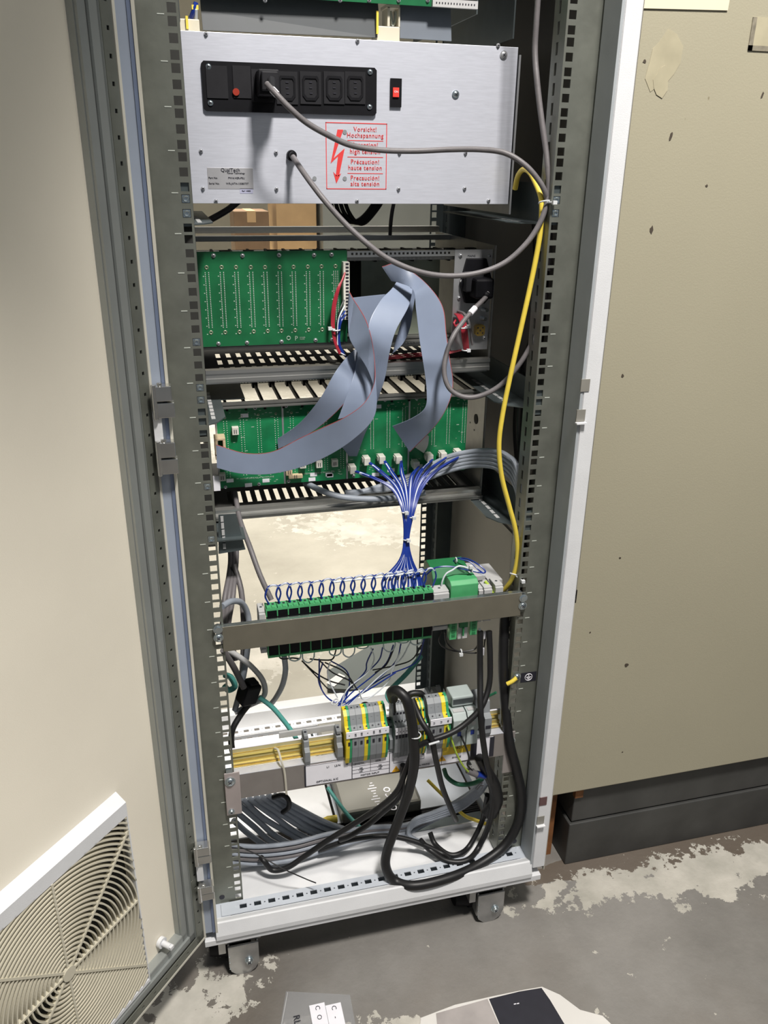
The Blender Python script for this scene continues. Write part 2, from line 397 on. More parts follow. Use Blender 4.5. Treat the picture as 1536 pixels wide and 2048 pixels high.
# front frame posts (white face, inner flank) and gasket lips
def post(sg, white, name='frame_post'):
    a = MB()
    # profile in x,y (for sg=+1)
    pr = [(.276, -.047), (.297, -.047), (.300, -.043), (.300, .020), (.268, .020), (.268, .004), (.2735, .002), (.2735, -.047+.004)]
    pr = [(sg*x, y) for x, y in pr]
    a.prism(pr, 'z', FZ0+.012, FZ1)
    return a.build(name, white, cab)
pR = post(1, 'white'); pL = post(-1, mat('post_shade_blue_grey', (.36, .41, .50), .45, 0, .04, 20))  # the left post's bluish shade is painted into its colour
MB().box(.2705, .2740, -.0465, -.004, FZ0+.02, FZ1).build('gasket_lip', mat('grey_gasket', (.38, .41, .43), .6, 0, .06, 20), cab)
b = MB(); b.box(-.2735, -.2700, -.0500, -.006, FZ0+.012, FZ1); b.build('gasket_lip', 'lip', cab)
b = MB(); b.box(-.2780, -.2737, -.0485, -.0466, FZ0+.012, FZ1); b.build('gasket_channel', 'shadeblue', cab)
# latch cut-outs on the right post
cut = mat('latch_recess', (.28, .27, .24), .55, .2); cut2 = mat('latch_recess_brown', (.16, .09, .09), .5, .3)
for px, py, m_, lipped in ((1170.5, 771.5, cut, 0), (1161.5, 832, cut, 1), (1086.5, 1603, cut2, 0), (1081, 1641, cut, 1)):
    c = at(px, py, -.0475); b = MB()
    b.box(c.x-.0065, c.x+.0065, -.0480, -.0460, c.z-.008, c.z+.009); o = b.build('latch_hole', m_, cab)
    if lipped:
        b = MB(); b.box(c.x-.0075, c.x+.0075, -.0535, -.047, c.z-.0105, c.z-.0085); b.build('latch_tongue', 'white', o)
# bottom front beam
b = MB()
b.prism([(-.052, .100), (-.052, .109), (-.045, .1305), (-.042, .1310), (-.0295, .1240), (-.028, .124), (-.028, .100)], 'x', -.2735, .2735, 0)
b.build('base_beam', 'white', cab, bevel=.0008)
b = MB()
b.prism([(-.049, .088), (-.049, .0995), (.0, .0995), (.0, .088)], 'x', -.292, .292)
b.build('base_skirt', 'white', cab, bevel=.0008)
def perf_strip(name, o, u, v, L_, W_, mt, pitch=.0235, hl=.0115, hw=.0085, vc=None, start=.01, dots=True, th=.0015):
    vc = W_/2 if vc is None else vc; hs = []; k = start
    while k+hl < L_-.004:
        hs.append((k, k+hl, vc-hw/2, vc+hw/2))
        if dots and k+hl+pitch*.3 < L_: m_ = k+hl+(pitch-hl)/2; hs.append((m_-.0012, m_+.0012, vc-.0012, vc+.0012))
        k += pitch
    mb = MB(); holed(mb, frameT(o, u, v), L_, W_, th, hs); return mb.build(name, mt, cab)
perf_strip('base_perforated_strip', (-.262, -.028, .1245), X, Y, .522, .024, 'bluegrey', vc=.0125, start=.030, hw=.0085)
b = MB(); b.box(-.262, .262, -.028, -.004, .106, .1075); b.build('base_channel_floor', 'darksteel', cab)
b = MB(); b.box(-.248, .262, -.004, -.0025, .108, .126); b.build('base_channel_wall', 'bluegrey', cab)
b = MB(); b.box(-.2735, -.248, -.028, .012, .106, .1235); b.box(.255, .2735, -.028, .012, .106, .1235); b.build('corner_block', 'bluegrey', cab)
# side base beams
for sg in (-1, 1):
    x0 = .243 if sg > 0 else -.268
    perf_strip('side_base_strip', (x0+.025, .012, .128), Y, -X, .49, .025, 'white', start=.02, hw=.0065, hl=.013)
    b = MB(); b.box(x0, x0+.0015, .012, .502, .108, .128); b.box(x0, x0+.025, .012, .502, .105, .108); b.build('side_base_wall', 'bluegrey', cab)
# rear base beam
b = MB(); b.prism([(.552, .085), (.552, .112), (.522, .112), (.503, .088), (.503, .083), (.548, .083)], 'x', -.29, .29); b.build('rear_base_beam', 'white', cab, bevel=.0006)
perf_strip('rear_perforated_strip', (-.262, .478, .088), X, Y, .524, .025, 'white', start=.012)
perf_strip('rear_perforated_strip', (-.262, .478, .066), X, Z, .524, .022, 'white', start=.018)
b = MB(); b.box(-.262, .262, .450, .478, .058, .064); b.build('rear_channel_floor', 'darksteel', cab)
# floor plates
b = MB(); b.box(-.240, .238, -.002, .076, .112, .1145); b.box(-.240, .238, .074, .0765, .105, .125); b.build('floor_plate', 'white', cab)
b = MB(); b.box(-.240, .238, .080, .116, .104, .1075); b.build('sliding_plate', 'darksteel', cab)
b = MB()
for k in range(6): b.box(-.10, .24, .118+k*.005, .1215+k*.005, .104, .1085+.0005*(k % 2))
b.build('brush_strip', 'black', cab)
b = MB(); b.box(-.240, -.040, .155, .262, .104, .107); b.build('rear_gland_plate', 'white', cab)
b = MB(); b.box(-.240, -.040, .266, .44, .104, .107); b.build('rear_gland_plate', 'white', cab)
b = MB(); b.box(-.034, .24, .150, .44, .100, .103); b.build('rear_gland_plate', 'bluegrey', cab)
# posts rear, side panels, roof
for sg in (-1, 1):
    MB().box(*sorted((sg*.262, sg*.300)), .530, .556, .085, FZ1).build('rear_frame_post', 'bluegrey' if sg < 0 else 'darksteel', cab)
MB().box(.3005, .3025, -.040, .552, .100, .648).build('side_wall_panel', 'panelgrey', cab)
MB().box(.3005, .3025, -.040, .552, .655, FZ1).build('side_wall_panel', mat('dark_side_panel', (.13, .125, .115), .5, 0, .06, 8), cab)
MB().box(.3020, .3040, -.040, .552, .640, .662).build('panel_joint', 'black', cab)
MB().box(-.3025, -.3005, -.040, .552, .100, FZ1).build('side_wall_panel', 'panelgrey', cab)
MB().box(-.30, .30, -.047, .556, FZ1, FZ1+.02).build('roof_plate', 'white', cab)
# mounting rails
def rail(sg, y, name='mounting_rail', mt='zinc', zb=.118, ztop=None, flange=True, face=-1):
    ztop = ztop or FZ1-.01
    W_ = .050; hs = []
    k = -2
    while True:
        zt = Z0+k*U
        for dz in (.00635, .022225, .0381):
            c = zt+dz
            if c-.005 > zb+.004 and c+.005 < ztop-.004: hs.append((c-.00475-zb, c+.00475-zb, .0028, .0123))
        if zt > ztop: break
        k += 1
    mb = MB()
    T = Matrix(((0, sg, 0, sg*.225), (0, 0, 1, y), (1, 0, 0, zb), (0, 0, 0, 1)))
    holed(mb, T, ztop-zb, W_, .0022, hs)
    # depth flange along the inner edge with its own slots
    hs2 = []
    z = zb+.02
    while z < ztop-.02: hs2.append((z-zb, z-zb+.014, .016, .022)); z += .0222
    if face > 0:
        T2 = Matrix(((0, 0, sg, sg*.2500), (0, -1, 0, y), (1, 0, 0, zb), (0, 0, 0, 1)))
        holed(mb, T2, ztop-zb, .034, .0015, hs2)
    elif flange:
        T2 = Matrix(((0, 0, sg, sg*.2252), (0, 1*(-face), 0, y+.0022 if face < 0 else y), (1, 0, 0, zb), (0, 0, 0, 1)))
        holed(mb, T2, ztop-zb, .034, .0015, hs2)
    r_ = mb.build(name, mt, cab)
    return r_
rl = rail(-1, 0, flange=False); rr = rail(1, 0)
MB().box(-.2475, -.2225, .060, .0615, .905, FZ1-.01).build('rail_dark_backing', 'ledge', cab)  # dark strips added so the upper left rail holes look shaded
MB().box(-.2475, -.2225, .060, .0615, .745, .900).build('rail_dark_backing', 'ledge', cab)
rbl = rail(-1, .515, 'rear_mounting_rail', 'darksteel', face=1); rbr = rail(1, .515, 'rear_mounting_rail', 'darksteel', face=1)
tick = mat('engraved_tick', (.72, .76, .70), .4, .3)
for r_, sg in ((rl, -1), (rr, 1)):
    b = MB()
    for k in range(0, 39):
        if sg > 0 and k > 20: continue
        z = Z0+k*U; x0, x1 = sorted((sg*.2405, sg*.248)); b.box(x0, x1, -.0004, .0, z-.0005, z+.0005)
    o = b.build('rack_unit_marks', tick, r_); tag(o, kind='stuff')
    b = MB(); b.cyl((sg*.259, -.0006, .137), (sg*.259, .0, .137), .0045, n=12); b.build('rail_hole', 'ink', r_)
# screws and cage nuts that the rails show
def screw(c, parent, r=.0055, ax=(0, -1, 0), m='zinc_bright', name='screw', h=.003):
    b = MB(); c = Vector(c); ax = Vector(ax); b.cyl(c, c+ax*.0012, r*1.25, n=14); b.dome(c+ax*.0012, ax, r, h); o = b.build(name, m, parent, smooth_=True)
    b = MB(); p = c+ax*(h+.0009); a = ax.orthogonal().normalized(); q = ax.cross(a)
    b.cyl(p-a*r*.5, p+a*r*.5, .0006, n=4); b.cyl(p-q*r*.5, p+q*r*.5, .0006, n=4); b.build('cross_recess', 'ink', o); return o
def cagenut(x, z, parent=rl):
    b = MB(); b.box(x-.0042, x+.0042, .0005, .006, z-.0042, z+.0042); b.ring((x, -.0002, z), (0, 1, 0), .0027, .0009, n=10, k=5); b.build('cage_nut', 'zinc_bright', parent)
for px, py in ((345.5, 72), (347, 100)): pass
for px, py, par, sg in ((363, 397, rl, -1), (375, 428, rl, -1), (391, 683, rl, -1), (396, 775, rl, -1), (401, 800, rl, -1), (415, 968, rl, -1), (424, 1078, rl, -1)):
    z = at(px, py, 0).z
    # snap to the hole grid
    best = min(((Z0+k*U+dz) for k in range(-1, 36) for dz in (.00635, .022225, .0381)), key=lambda q: abs(q-z)); cagenut(sg*.2325, best, par)
for px, py in ((1112, 412), (1111, 430)):
    z = at(px, py, 0).z; best = min(((Z0+k*U+dz) for k in range(-1, 36) for dz in (.00635, .022225, .0381)), key=lambda q: abs(q-z)); cagenut(.2325, best, rr)
# earth symbol sticker
e0 = at(1057, 1354, -.0006)
es = MB().box(e0.x-.0135, e0.x+.0135, -.0006, 0, e0.z-.009, e0.z+.009).build('earth_label', 'ink', cab)
b = MB(); b.ring((e0.x, -.0008, e0.z), (0, 1, 0), .0062, .0006, n=20, k=4); b.box(e0.x-.0006, e0.x+.0006, -.0012, -.0006, e0.z, e0.z+.0052)
for i, wd in enumerate((.0045, .003, .0015)): b.box(e0.x-wd, e0.x+wd, -.0012, -.0006, e0.z-.0002-.0018*i, e0.z+.0006-.0018*i)
b.build('earth_symbol', 'label', es)
# support brackets (angles) under the chassis units: right and left
def bracket(sg, z, y0=-.0, y1=.36, h=.055, w_=.05, taper=True, name='support_bracket'):
    xo = sg*.2485; b = MB()
    b.box(*sorted((xo, xo-sg*.0018)), .004, y1, z, z+h)
    # shelf, front end cut at an angle
    xi = sg*(.2485-w_)
    poly = [(xo, .03 if taper else .006), (xi+sg*.012, .06 if taper else .006), (xi, .085 if taper else .02), (xi, y1), (xo, y1)]
    b.prism(poly, 'z', z-.0016, z)
    b.box(*sorted((sg*.226, xo)), .0028, .0050, z, z+h)
    o = b.build(name, 'bracket', cab)
    k = .075
    while k < .22:
        MB().box(xi+sg*.014 if sg > 0 else xi-.0195, xi+.0195 if sg > 0 else xi-.014, k, k+.014, z, z+.0004).build('punched_slot', 'lightplastic', o); k += .019
    return o
bracket(1, 1.185, name='support_bracket', h=.05); bracket(-1, 1.185, h=.05)
bracket(1, .930, h=.035); bracket(-1, .930, h=.035)
bracket(1, .742, h=.04); 
# left bracket below the lower chassis is seen face-on
bl = at(455, 1066, .12)
o = MB(); o.box(-.2485, -.18, .09, .40, .738, .740); o.box(-.2485, -.2467, .004, .40, .700, .775)
lp = [at(437, 1030, .10), at(472, 1028, .10), at(491, 1099, .10), at(437, 1108, .10)]
o.sheet(lp, .0018, (0, 1, 0)); lb = o.build('support_bracket', 'bracket', cab)
s_ = MB()
for k in range(5):
    c = at(444+1.2*k, 1038+13.5*k, .0985); MB().cb(c, .0042, .0008, .009).build('punched_slot', 'lightplastic', lb)
# left bracket plate in front of the lower chassis top
o = MB(); lp = [at(411, 755, .155), at(446, 752, .30), at(468, 802, .185), at(418, 808, .165)]
o.box(-.2485, -.2467, .004, .36, .90, .955)
# feet under the cabinet
for px, py, xc in ((490, 1925, -.232), (978, 1835, .205)):
    y0 = -.040
    t = MB()
    t.box(xc-.030, xc+.030, y0+.006, y0+.045, .068, .088)
    pr = [(xc-.025, .066), (xc+.025, .066), (xc+.025, .022), (xc+.018, .008), (xc+.008, .0), (xc-.012, .0), (xc-.022, .010), (xc-.025, .022)]
    t.prism(pr, 'y', y0, y0+.004)
    t.box(xc-.025, xc-.022, y0+.004, y0+.045, .015, .068); t.box(xc+.022, xc+.025, y0+.004, y0+.045, .015, .068)
    t.box(xc-.040, xc-.028, y0+.004, y0+.03, .050, .088)
    f_ = t.build('cabinet_foot', mat('foot_steel', (.40, .40, .40), .30, .75, .2, 30), cab, bevel=.0008)
    screw((xc+.008, y0, .030), f_, .006, name='foot_bolt', h=.006)
    b = MB(); b.cyl((xc-.030, y0+.050, .027), (xc+.014, y0+.050, .027), .027, n=24); b.cyl((xc-.055, y0+.05, .03), (xc-.03, y0+.05, .03), .022, .027, n=20); b.build('roller', 'black', f_, smooth_=True)
    for zz in (.018, .032, .046): b = MB(); b.cyl((xc-.0235, y0+.0, zz), (xc-.0235, y0-.0008, zz), .0012, n=6); b.build('rivet', 'zinc_bright', f_)
# hinges (chrome)
for zc, dzs in ((.965, (0,)), (.86, (0,)), (.217, (0,)), (.165, (0,))): pass
CHR = mat('chromed_hinge', (.62, .62, .60), .18, .9, .1, 30)
def hinge(px, py, hpx):
    c = at(px, py, -.058); b = MB()
    hh = hpx
    b.box(c.x-.010, c.x+.011, -.066, -.050, c.z, c.z+hh*.45); b.box(c.x-.008, c.x+.013, -.064, -.050, c.z-hh*.52, c.z-hh*.06)
    b.cyl((c.x-.009, -.064, c.z-hh*.55), (c.x-.009, -.064, c.z+hh*.5), .0032, n=10)
    b.cyl((c.x-.002, -.062, c.z+hh*.45), (c.x-.002, -.062, c.z+hh*.55), .003, n=8)
    return b.build('hinge_block', CHR, cab, bevel=.0012)
hinge(325, 800, .040); hinge(333, 912, .042); hinge(404, 1705, .034); hinge(411, 1780, .030)
b = MB(); p = at(318, 855, -.058); b.box(p.x-.006, p.x+.004, -.060, -.047, p.z-.022, p.z+.018); b.build('hinge_pad', 'white', cab)
b = MB(); p = at(401, 1742, -.058); b.box(p.x-.006, p.x+.004, -.060, -.047, p.z-.018, p.z+.014); b.build('hinge_pad', 'white', cab)

# ---- door (opened to the front left, about 131 degrees)
A = math.radians(49); D = Vector((-math.cos(A), -math.sin(A), 0)); Nn = Vector((math.sin(A), -math.cos(A), 0)); O = Vector((-.300, -.058, 0))
DT = Matrix((( D.x, 0, Nn.x, O.x), (D.y, 0, Nn.y, O.y), (0, 1, 0, 0), (0, 0, 0, 1)))   # (u, z, w) -> world
def dp(u, z, w_=0): return DT @ Vector((u, z, w_))
door = MB()
def dbox(mb, u0, u1, z0, z1, w0, w1, mi=0): mb.box(u0, u1, z0, z1, w0, w1, mi, DT)
DZ0, DZ1, DU1 = .112, 1.88, .585
dbox(door, .0, DU1, DZ0, DZ1, -.024, -.021)
DOOR = door.build('door', 'cream', cab)
b = MB(); dbox(b, -.0155, -.0115, DZ0, DZ1, -.024, .001); dbox(b, -.0155, DU1, DZ0-.004, DZ0, -.024, .001); b.build('door_edge_fold', 'lip', DOOR)
b = MB(); dbox(b, -.012, .0, DZ0, DZ1, -.024, -.021); b.build('door_margin', 'cream', DOOR)
# tubular frame: vertical member and bottom member, holes in the outer band
def channel(mb, vert):
    L_ = DZ1-DZ0-.002
    hs = []; k = .012
    while k < L_-.01: hs.append((k, k+.0042, .0055, .0090)); k += .025
    if vert: T = DT @ Matrix(((0, 1, 0, -.0105), (1, 0, 0, DZ0+.001), (0, 0, 1, -.001), (0, 0, 0, 1))); LL = L_
    else:
        hs = [h for h in hs if h[1] < DU1+.002]; T = DT @ Matrix(((1, 0, 0, -.0105), (0, 1, 0, DZ0+.001), (0, 0, 1, -.001), (0, 0, 0, 1))); LL = DU1+.008
    holed(mb, T, LL, .0155, .0016, hs)
b = MB(); channel(b, True); channel(b, False); b.build('perforated_tube_face', 'zinc', DOOR)
b = MB()
dbox(b, .005, .0165, DZ0+.016, DZ1, -.008, -.003); dbox(b, .0172, .028, DZ0+.028, DZ1, -.012, -.007)
dbox(b, .005, .0056, DZ0+.016, DZ1, -.021, -.0005); dbox(b, .0275, .029, DZ0+.028, DZ1, -.021, -.0115)
dbox(b, .005, DU1, DZ0+.0165, DZ0+.0275, -.008, -.003); dbox(b, .017, DU1, DZ0+.028, DZ0+.039, -.012, -.007); dbox(b, .02, DU1, DZ0+.0385, DZ0+.040, -.021, -.0075)
b.build('tube_frame', mat('door_tube_zinc', (.36, .38, .37), .42, .45, .05, 20), DOOR)
# round cam / thumb nut at the bottom corner
kn = MB(); kc = dp(.062, .170, -.02); kn.cyl(kc, kc+Nn*.006, .0085, n=18); kn.cyl(kc+Nn*.006, kc+Nn*.020, .0045, n=12); kn.box(.0585, .0655, .1675, .1725, -.002, .004, 0, DT); kn.build('thumb_nut', 'white', DOOR, smooth_=True)
# fan grille
gm = MB()
U0, U1, GZ0, GZ1 = .1045, .372, .144, .482
GU, GZ = .233, .306; GW = -.004
ops = (.1065, .366, .150, .456)
def ring2(mb, a, b_, wa, wb):
    # a,b_: (u0,u1,z0,z1) rectangles at heights wa,wb
    A_ = [dp(a[0], a[2], wa), dp(a[1], a[2], wa), dp(a[1], a[3], wa), dp(a[0], a[3], wa)]; B_ = [dp(b_[0], b_[2], wb), dp(b_[1], b_[2], wb), dp(b_[1], b_[3], wb), dp(b_[0], b_[3], wb)]
    mb.add(A_+B_, [(i, (i+1) % 4, 4+(i+1) % 4, 4+i) for i in range(4)])
ring2(gm, (U0-.001, U1+.006, GZ0-.002, GZ1+.006), (U0, U1, GZ0, GZ1-.004), -.021, GW)
ring2(gm, (U0, U1, GZ0, GZ1-.004), ops, GW, GW); ring2(gm, ops, ops, GW, GW-.010)
GR = gm.build('fan_grille', 'white', DOOR)
db = MB(); dbox(db, ops[0], ops[1], ops[2], ops[3], -.0215, -.0205); db.build('filter_opening', mat('dark_filter_mat', (.05, .05, .05), .9, 0, .3, 200), DOOR)
def inside(u, z): return ops[0]-.0005 <= u <= ops[1]+.0005 and ops[2]-.0005 <= z <= ops[3]+.0005
gb = MB(); r = .016
while r < .205:
    n = max(40, int(r*1500)); seg = []
    for i in range(n+1):
        t = 2*PI*i/n; u = GU+r*math.cos(t); z = GZ+r*math.sin(t)
        if inside(u, z): seg.append((u, z, t))
        else:
            if len(seg) > 1:
                for (ua, za, ta), (ub, zb, tb) in zip(seg, seg[1:]):
                    q = [dp(ua, za, GW), dp(ub, zb, GW), dp(ub+.0021*math.cos(tb), zb+.0021*math.sin(tb), GW), dp(ua+.0021*math.cos(ta), za+.0021*math.sin(ta), GW)]
                    gb.sheet(q, -.007, Nn)
            seg = []
    if len(seg) > 1:
        for (ua, za, ta), (ub, zb, tb) in zip(seg, seg[1:]):
            q = [dp(ua, za, GW), dp(ub, zb, GW), dp(ub+.0021*math.cos(tb), zb+.0021*math.sin(tb), GW), dp(ua+.0021*math.cos(ta), za+.0021*math.sin(ta), GW)]
            gb.sheet(q, -.007, Nn)
    r += .0068
tag(gb.build('grille_ring', 'creamplastic', DOOR), kind='stuff')
for i in range(8):
    t = math.radians(45*i); r1 = .0
    while inside(GU+(r1+.002)*math.cos(t), GZ+(r1+.002)*math.sin(t)): r1 += .002
    p0 = (GU+.010*math.cos(t), GZ+.010*math.sin(t)); p1 = (GU+r1*math.cos(t), GZ+r1*math.sin(t)); q = (-math.sin(t)*.0016, math.cos(t)*.0016)
    MB().sheet([dp(p0[0]-q[0], p0[1]-q[1], GW+.0006), dp(p1[0]-q[0], p1[1]-q[1], GW+.0006), dp(p1[0]+q[0], p1[1]+q[1], GW+.0006), dp(p0[0]+q[0], p0[1]+q[1], GW+.0006)], -.006, Nn).build('grille_spoke', 'creamplastic', DOOR)
b = MB(); c = dp(GU, GZ, GW-.006); b.cyl(c, c+Nn*.008, .010, n=24); b.build('grille_hub', 'creamplastic', DOOR)

# ================================================================== POWER SUPPLY UNIT (top)
PY = .125
psu = thing('power_supply_unit', 'bright aluminium power supply unit with socket strip and red high voltage warning print', 'power unit', (0, .25, 1.205))
b = MB(); b.box(-.219, .216, PY+.0015, .42, 1.206, 1.396); b.build('unit_case', 'alu_edge', psu)
b = MB(); b.box(-.2205, .2175, PY, PY+.0015, 1.2055, 1.4010); b.build('rear_panel', 'alu', psu, bevel=.0004)
b = MB(); b.box(.219, .2215, PY-.002, .42, 1.192, 1.392); b.build('side_plate', 'alu_edge', psu)
def pscrew(px, py, r=.0021, par=psu, y=PY, m='alu_edge'):
    return screw(at(px, py, y), par, r, m=m, h=.0018)
for px, py in ((412, 68), (715, 82), (402, 302), (552, 305), (799, 306), (931, 306), (406, 377), (553, 378), (797, 378), (929, 377), (432, 402), (714, 402), (977, 401), (996, 91)): pscrew(px, py)
pscrew(911, 189, .0040, m='zinc_bright'); pscrew(1007, 110, .0042, m='alu_edge')
for px, py in ((689.5, 264), (629, 357), (689.5, 357)):
    c = at(px, py, PY); b = MB(); b.cyl(c, c-Y*.0006, .0028, n=14); b.build('blind_rivet', 'greyplastic', psu)
# socket strip
x0, x1, z0, z1 = -.1985, .0230, 1.3140, 1.3695
ss = MB(); ss.prism([(x0+.003, z0), (x1-.003, z0), (x1, z0+.003), (x1, z1-.003), (x1-.003, z1), (x0+.003, z1), (x0, z1-.003), (x0, z0+.003)], 'y', PY-.004, PY); SS = ss.build('socket_strip', 'black', psu)
for px, py in ((417, 133), (740, 144), (421, 206), (739, 214)): screw(at(px, py, PY-.004), SS, .0026, m='zinc_bright', h=.0012)
for i, px in enumerate((525, 574, 621, 668, 710)):
    c = at(px, 176 if i else 172, PY-.004)
    b = MB(); b.box(c.x-.0135, c.x+.0135, c.y-.0015, c.y, c.z-.0185, c.z+.0185); b.build('outlet_frame', 'socket', SS)
    hx = [(-.0085, .0135), (.0085, .0135), (.0105, .010), (.0105, -.009), (.0060, -.0145), (-.0060, -.0145), (-.0105, -.009), (-.0105, .010)]
    b = MB()
    for s0, s1, mi in ((1.0, .78, 0),):
        n = len(hx)
        A_ = [Vector((c.x+q[0]*s0, c.y-.0026, c.z+q[1]*s0)) for q in hx]; B_ = [Vector((c.x+q[0]*s1, c.y-.0026, c.z+q[1]*s1)) for q in hx]
        b.add(A_+B_, [(k, (k+1) % n, n+(k+1) % n, n+k) for k in range(n)])
        A2 = [v+Y*.002 for v in A_]; B2 = [v+Y*.0022 for v in B_]
        b.add(A_+A2, [(k, (k+1) % n, n+(k+1) % n, n+k) for k in range(n)]); b.add(B_+B2, [(k, (k+1) % n, n+(k+1) % n, n+k) for k in range(n)])
    b.build('outlet_shroud', 'black', SS)
    b = MB()
    for dx, dz in ((0, 0), (0, .0062), (.0005, -.0062)): b.box(c.x+dx-.0018, c.x+dx+.0018, c.y-.0022, c.y-.0014, c.z+dz-.0006, c.z+dz+.0006)
    b.build('outlet_slot', 'ink', SS)
for px, py, w_ in ((434, 166, .026), (484, 166, .022)):
    c = at(px, py, PY-.004); b = MB(); b.box(c.x-w_/2, c.x+w_/2, c.y-.0012, c.y, c.z-.017, c.z+.019); b.build('strip_module', 'socket', SS)
c = at(472, 184, PY-.0055); b = MB(); b.cyl(c, c-Y*.0015, .0042, n=12); b.build('red_indicator', mat('dim_red', (.30, .03, .015), .4), SS)
# rocker switch
c = at(791, 186, PY); b = MB(); b.box(c.x-.0075, c.x+.0075, c.y-.003, c.y, c.z-.0168, c.z+.0168); SW = b.build('rocker_switch', 'black', psu)
b = MB(); b.box(c.x-.0045, c.x+.0035, c.y-.005, c.y-.003, c.z-.005, c.z+.006); b.build('switch_lamp', 'red', SW)
text('ON', .0035, (c.x-.0005, c.y-.0052, c.z+.001), X, Z, M['label'], SW, align='CENTER')
# grommet
c = at(583, 311, PY); b = MB(); b.cyl(c, c-Y*.006, .0068, .0062, n=18); b.cyl(c-Y*.006, c-Y*.016, .0048, .0042, n=14); b.build('cable_grommet', 'black', psu, smooth_=True)
# high voltage print
rp = MB(); y = PY-.0003
tl = at(651, 244, y); br_ = at(772, 379, y); wx0, wx1, wz1, wz0 = tl.x, br_.x+.0005, tl.z, br_.z
t_ = .0010
for a_ in ((wx0, wx1, wz1-t_, wz1), (wx0, wx1, wz0, wz0+t_), (wx0, wx0+t_, wz0, wz1), (wx1-t_, wx1, wz0, wz1)): rp.box(a_[0], a_[1], y, PY, a_[2], a_[3])
W_ = wx1-wx0; H_ = wz1-wz0
for f in (.262, .508, .755): rp.box(wx0+W_*.35, wx1-W_*.06, y, PY, wz1-H_*f-.0004, wz1-H_*f+.0004)
def wp(fx, fz): return Vector((wx0+W_*fx, y, wz1-H_*fz))
rp.sheet([wp(.19, .105), wp(.285, .105), wp(.125, .53), wp(.305, .265+.115), wp(.21, .80), wp(.155, .80), wp(.195, .50), wp(.075, .61)], .0003, (0, 1, 0))
rp.sheet([wp(.115, .735), wp(.18, .80), wp(.245, .755), wp(.165, .915)], .0003, (0, 1, 0))
rp.build('warning_print', 'redprint', psu)
for f, s_ in ((.095, 'Vorsicht!'), (.185, 'Hochspannung'), (.325, 'Attention!'), (.425, 'high tension'), (.58, 'Précaution!'), (.67, 'haute tension'), (.825, 'Precaución!'), (.915, 'alta tensión')):
    text(s_, .0082, wp(.64, f), X, Z, M['redprint'], psu, align='CENTER', space=1.12, name='warning_lettering', xs=.92)
# rating label
c = at(461, 357, y); b = MB(); b.box(c.x-.0292, c.x+.0292, y, PY, c.z-.0128, c.z+.0128); RL = b.build('rating_label', 'silverlabel', psu, bevel=.0002)
for s_, fx, fz, sz in (('QualTech', -.012, .0100, .0062), ('Power Technology', -.004, .0064, .0030), ('Part No.', -.028, .0005, .0034), ('PWA/HER-PSU', -.003, .0005, .0034), ('Serial No.', -.028, -.0062, .0034), ('WR-JATH-10080707', -.006, -.0062, .0034)):
    text(s_, sz, (c.x+fx, y-.0001, c.z+fz), X, Z, M['ink'], RL)
c = at(493, 382, y); b = MB(); b.box(c.x-.0085, c.x+.0085, y, PY, c.z-.003, c.z+.003); o = b.build('serial_sticker', mat('lilac_sticker', (.45, .46, .62), .5), psu); text('Ref 14083', .0028, (c.x-.006, y-.0001, c.z), X, Z, M['ink'], o)

# ---- grey leads (smooth tubes)
def path(*p, zmin=.1285):
    out = []
    for q in p:
        v = at(*q)
        if v.z < zmin and q[2] < .10: v = atz(q[0], q[1], zmin)
        elif v.z < .114: v.z = .114
        out.append(v)
    return out
def cable(name, label, cat, pts, r, m, n=10, res=8, group=None, parts=()):
    t = thing(name, label, cat, Vector(pts[-1]) if False else Vector((pts[0].x, pts[0].y, min(p.z for p in pts))), group)
    MB().tube(pts, r, n, res=res).build('cable_jacket', m, t, smooth_=True)
    return t
# lead A: plugged in the strip
A1 = path((534, 168, .070), (548, 183, .056), (575, 212, .052), (610, 243, .055), (650, 267, .060), (700, 290, .066), (760, 300, .070), (830, 302, .070), (900, 299, .060), (960, 299, .045), (1010, 306, .03), (1050, 330, .018), (1078, 362, .012), (1092, 390, .012), (1098, 425, .02), (1100, 470, .035), (1100, 540, .05))
la = cable('power_lead', 'grey power lead from the black plug in the socket strip arching over the warning print', 'cable', A1, .0036, 'greycable')
c = at(532, 165, PY-.006); b = MB(); b.box(c.x-.0125, c.x+.0125, .088, PY-.006, c.z-.016, c.z+.012); b.box(c.x-.010, c.x+.010, .078, .088, c.z-.012, c.z+.009); b.cyl((c.x+.002, .080, c.z), A1[1]+(A1[0]-A1[1])*.3, .0052, .0042, n=12); b.build('plug', 'socket', la, bevel=.0015)
b = MB(); b.cyl(A1[1]+(A1[0]-A1[1])*.25, A1[1]+(A1[2]-A1[1])*.22, .0042, n=12); b.build('white_sleeve', 'label', la)
B1 = path((586, 314, .108), (600, 335, .085), (622, 366, .065), (650, 402, .05), (690, 447, .040), (735, 488, .03), (780, 520, .025), (840, 544, .02), (900, 552, .018), (960, 545, .015), (1010, 525, .012), (1050, 490, .01), (1075, 455, .010), (1090, 420, .010), (1097, 385, .012), (1096, 340, .014), (1092, 300, .02), (1082, 230, .03), (1074, 160, .04), (1070, 100, .05), (1073, 40, .05), (1078, -40, .05), (1082, -140, .05))
lb_ = cable('power_lead', 'grey lead from the black grommet in a deep loop up the right rail', 'cable', B1, .0036, 'greycable')
C1 = path((975, 585, .135), (970, 596, .13), (948, 618, .115), (925, 645, .10), (905, 675, .088), (891, 715, .078), (889, 750, .07), (900, 778, .062), (925, 793, .055), (955, 793, .05), (990, 778, .045), (1020, 752, .04), (1048, 715, .035), (1070, 672, .035), (1085, 630, .04), (1092, 590, .06))
lc = cable('power_lead', 'grey lead with white sleeve from the black inlet plug looping beside the lower chassis', 'cable', C1, .0036, 'greycable')
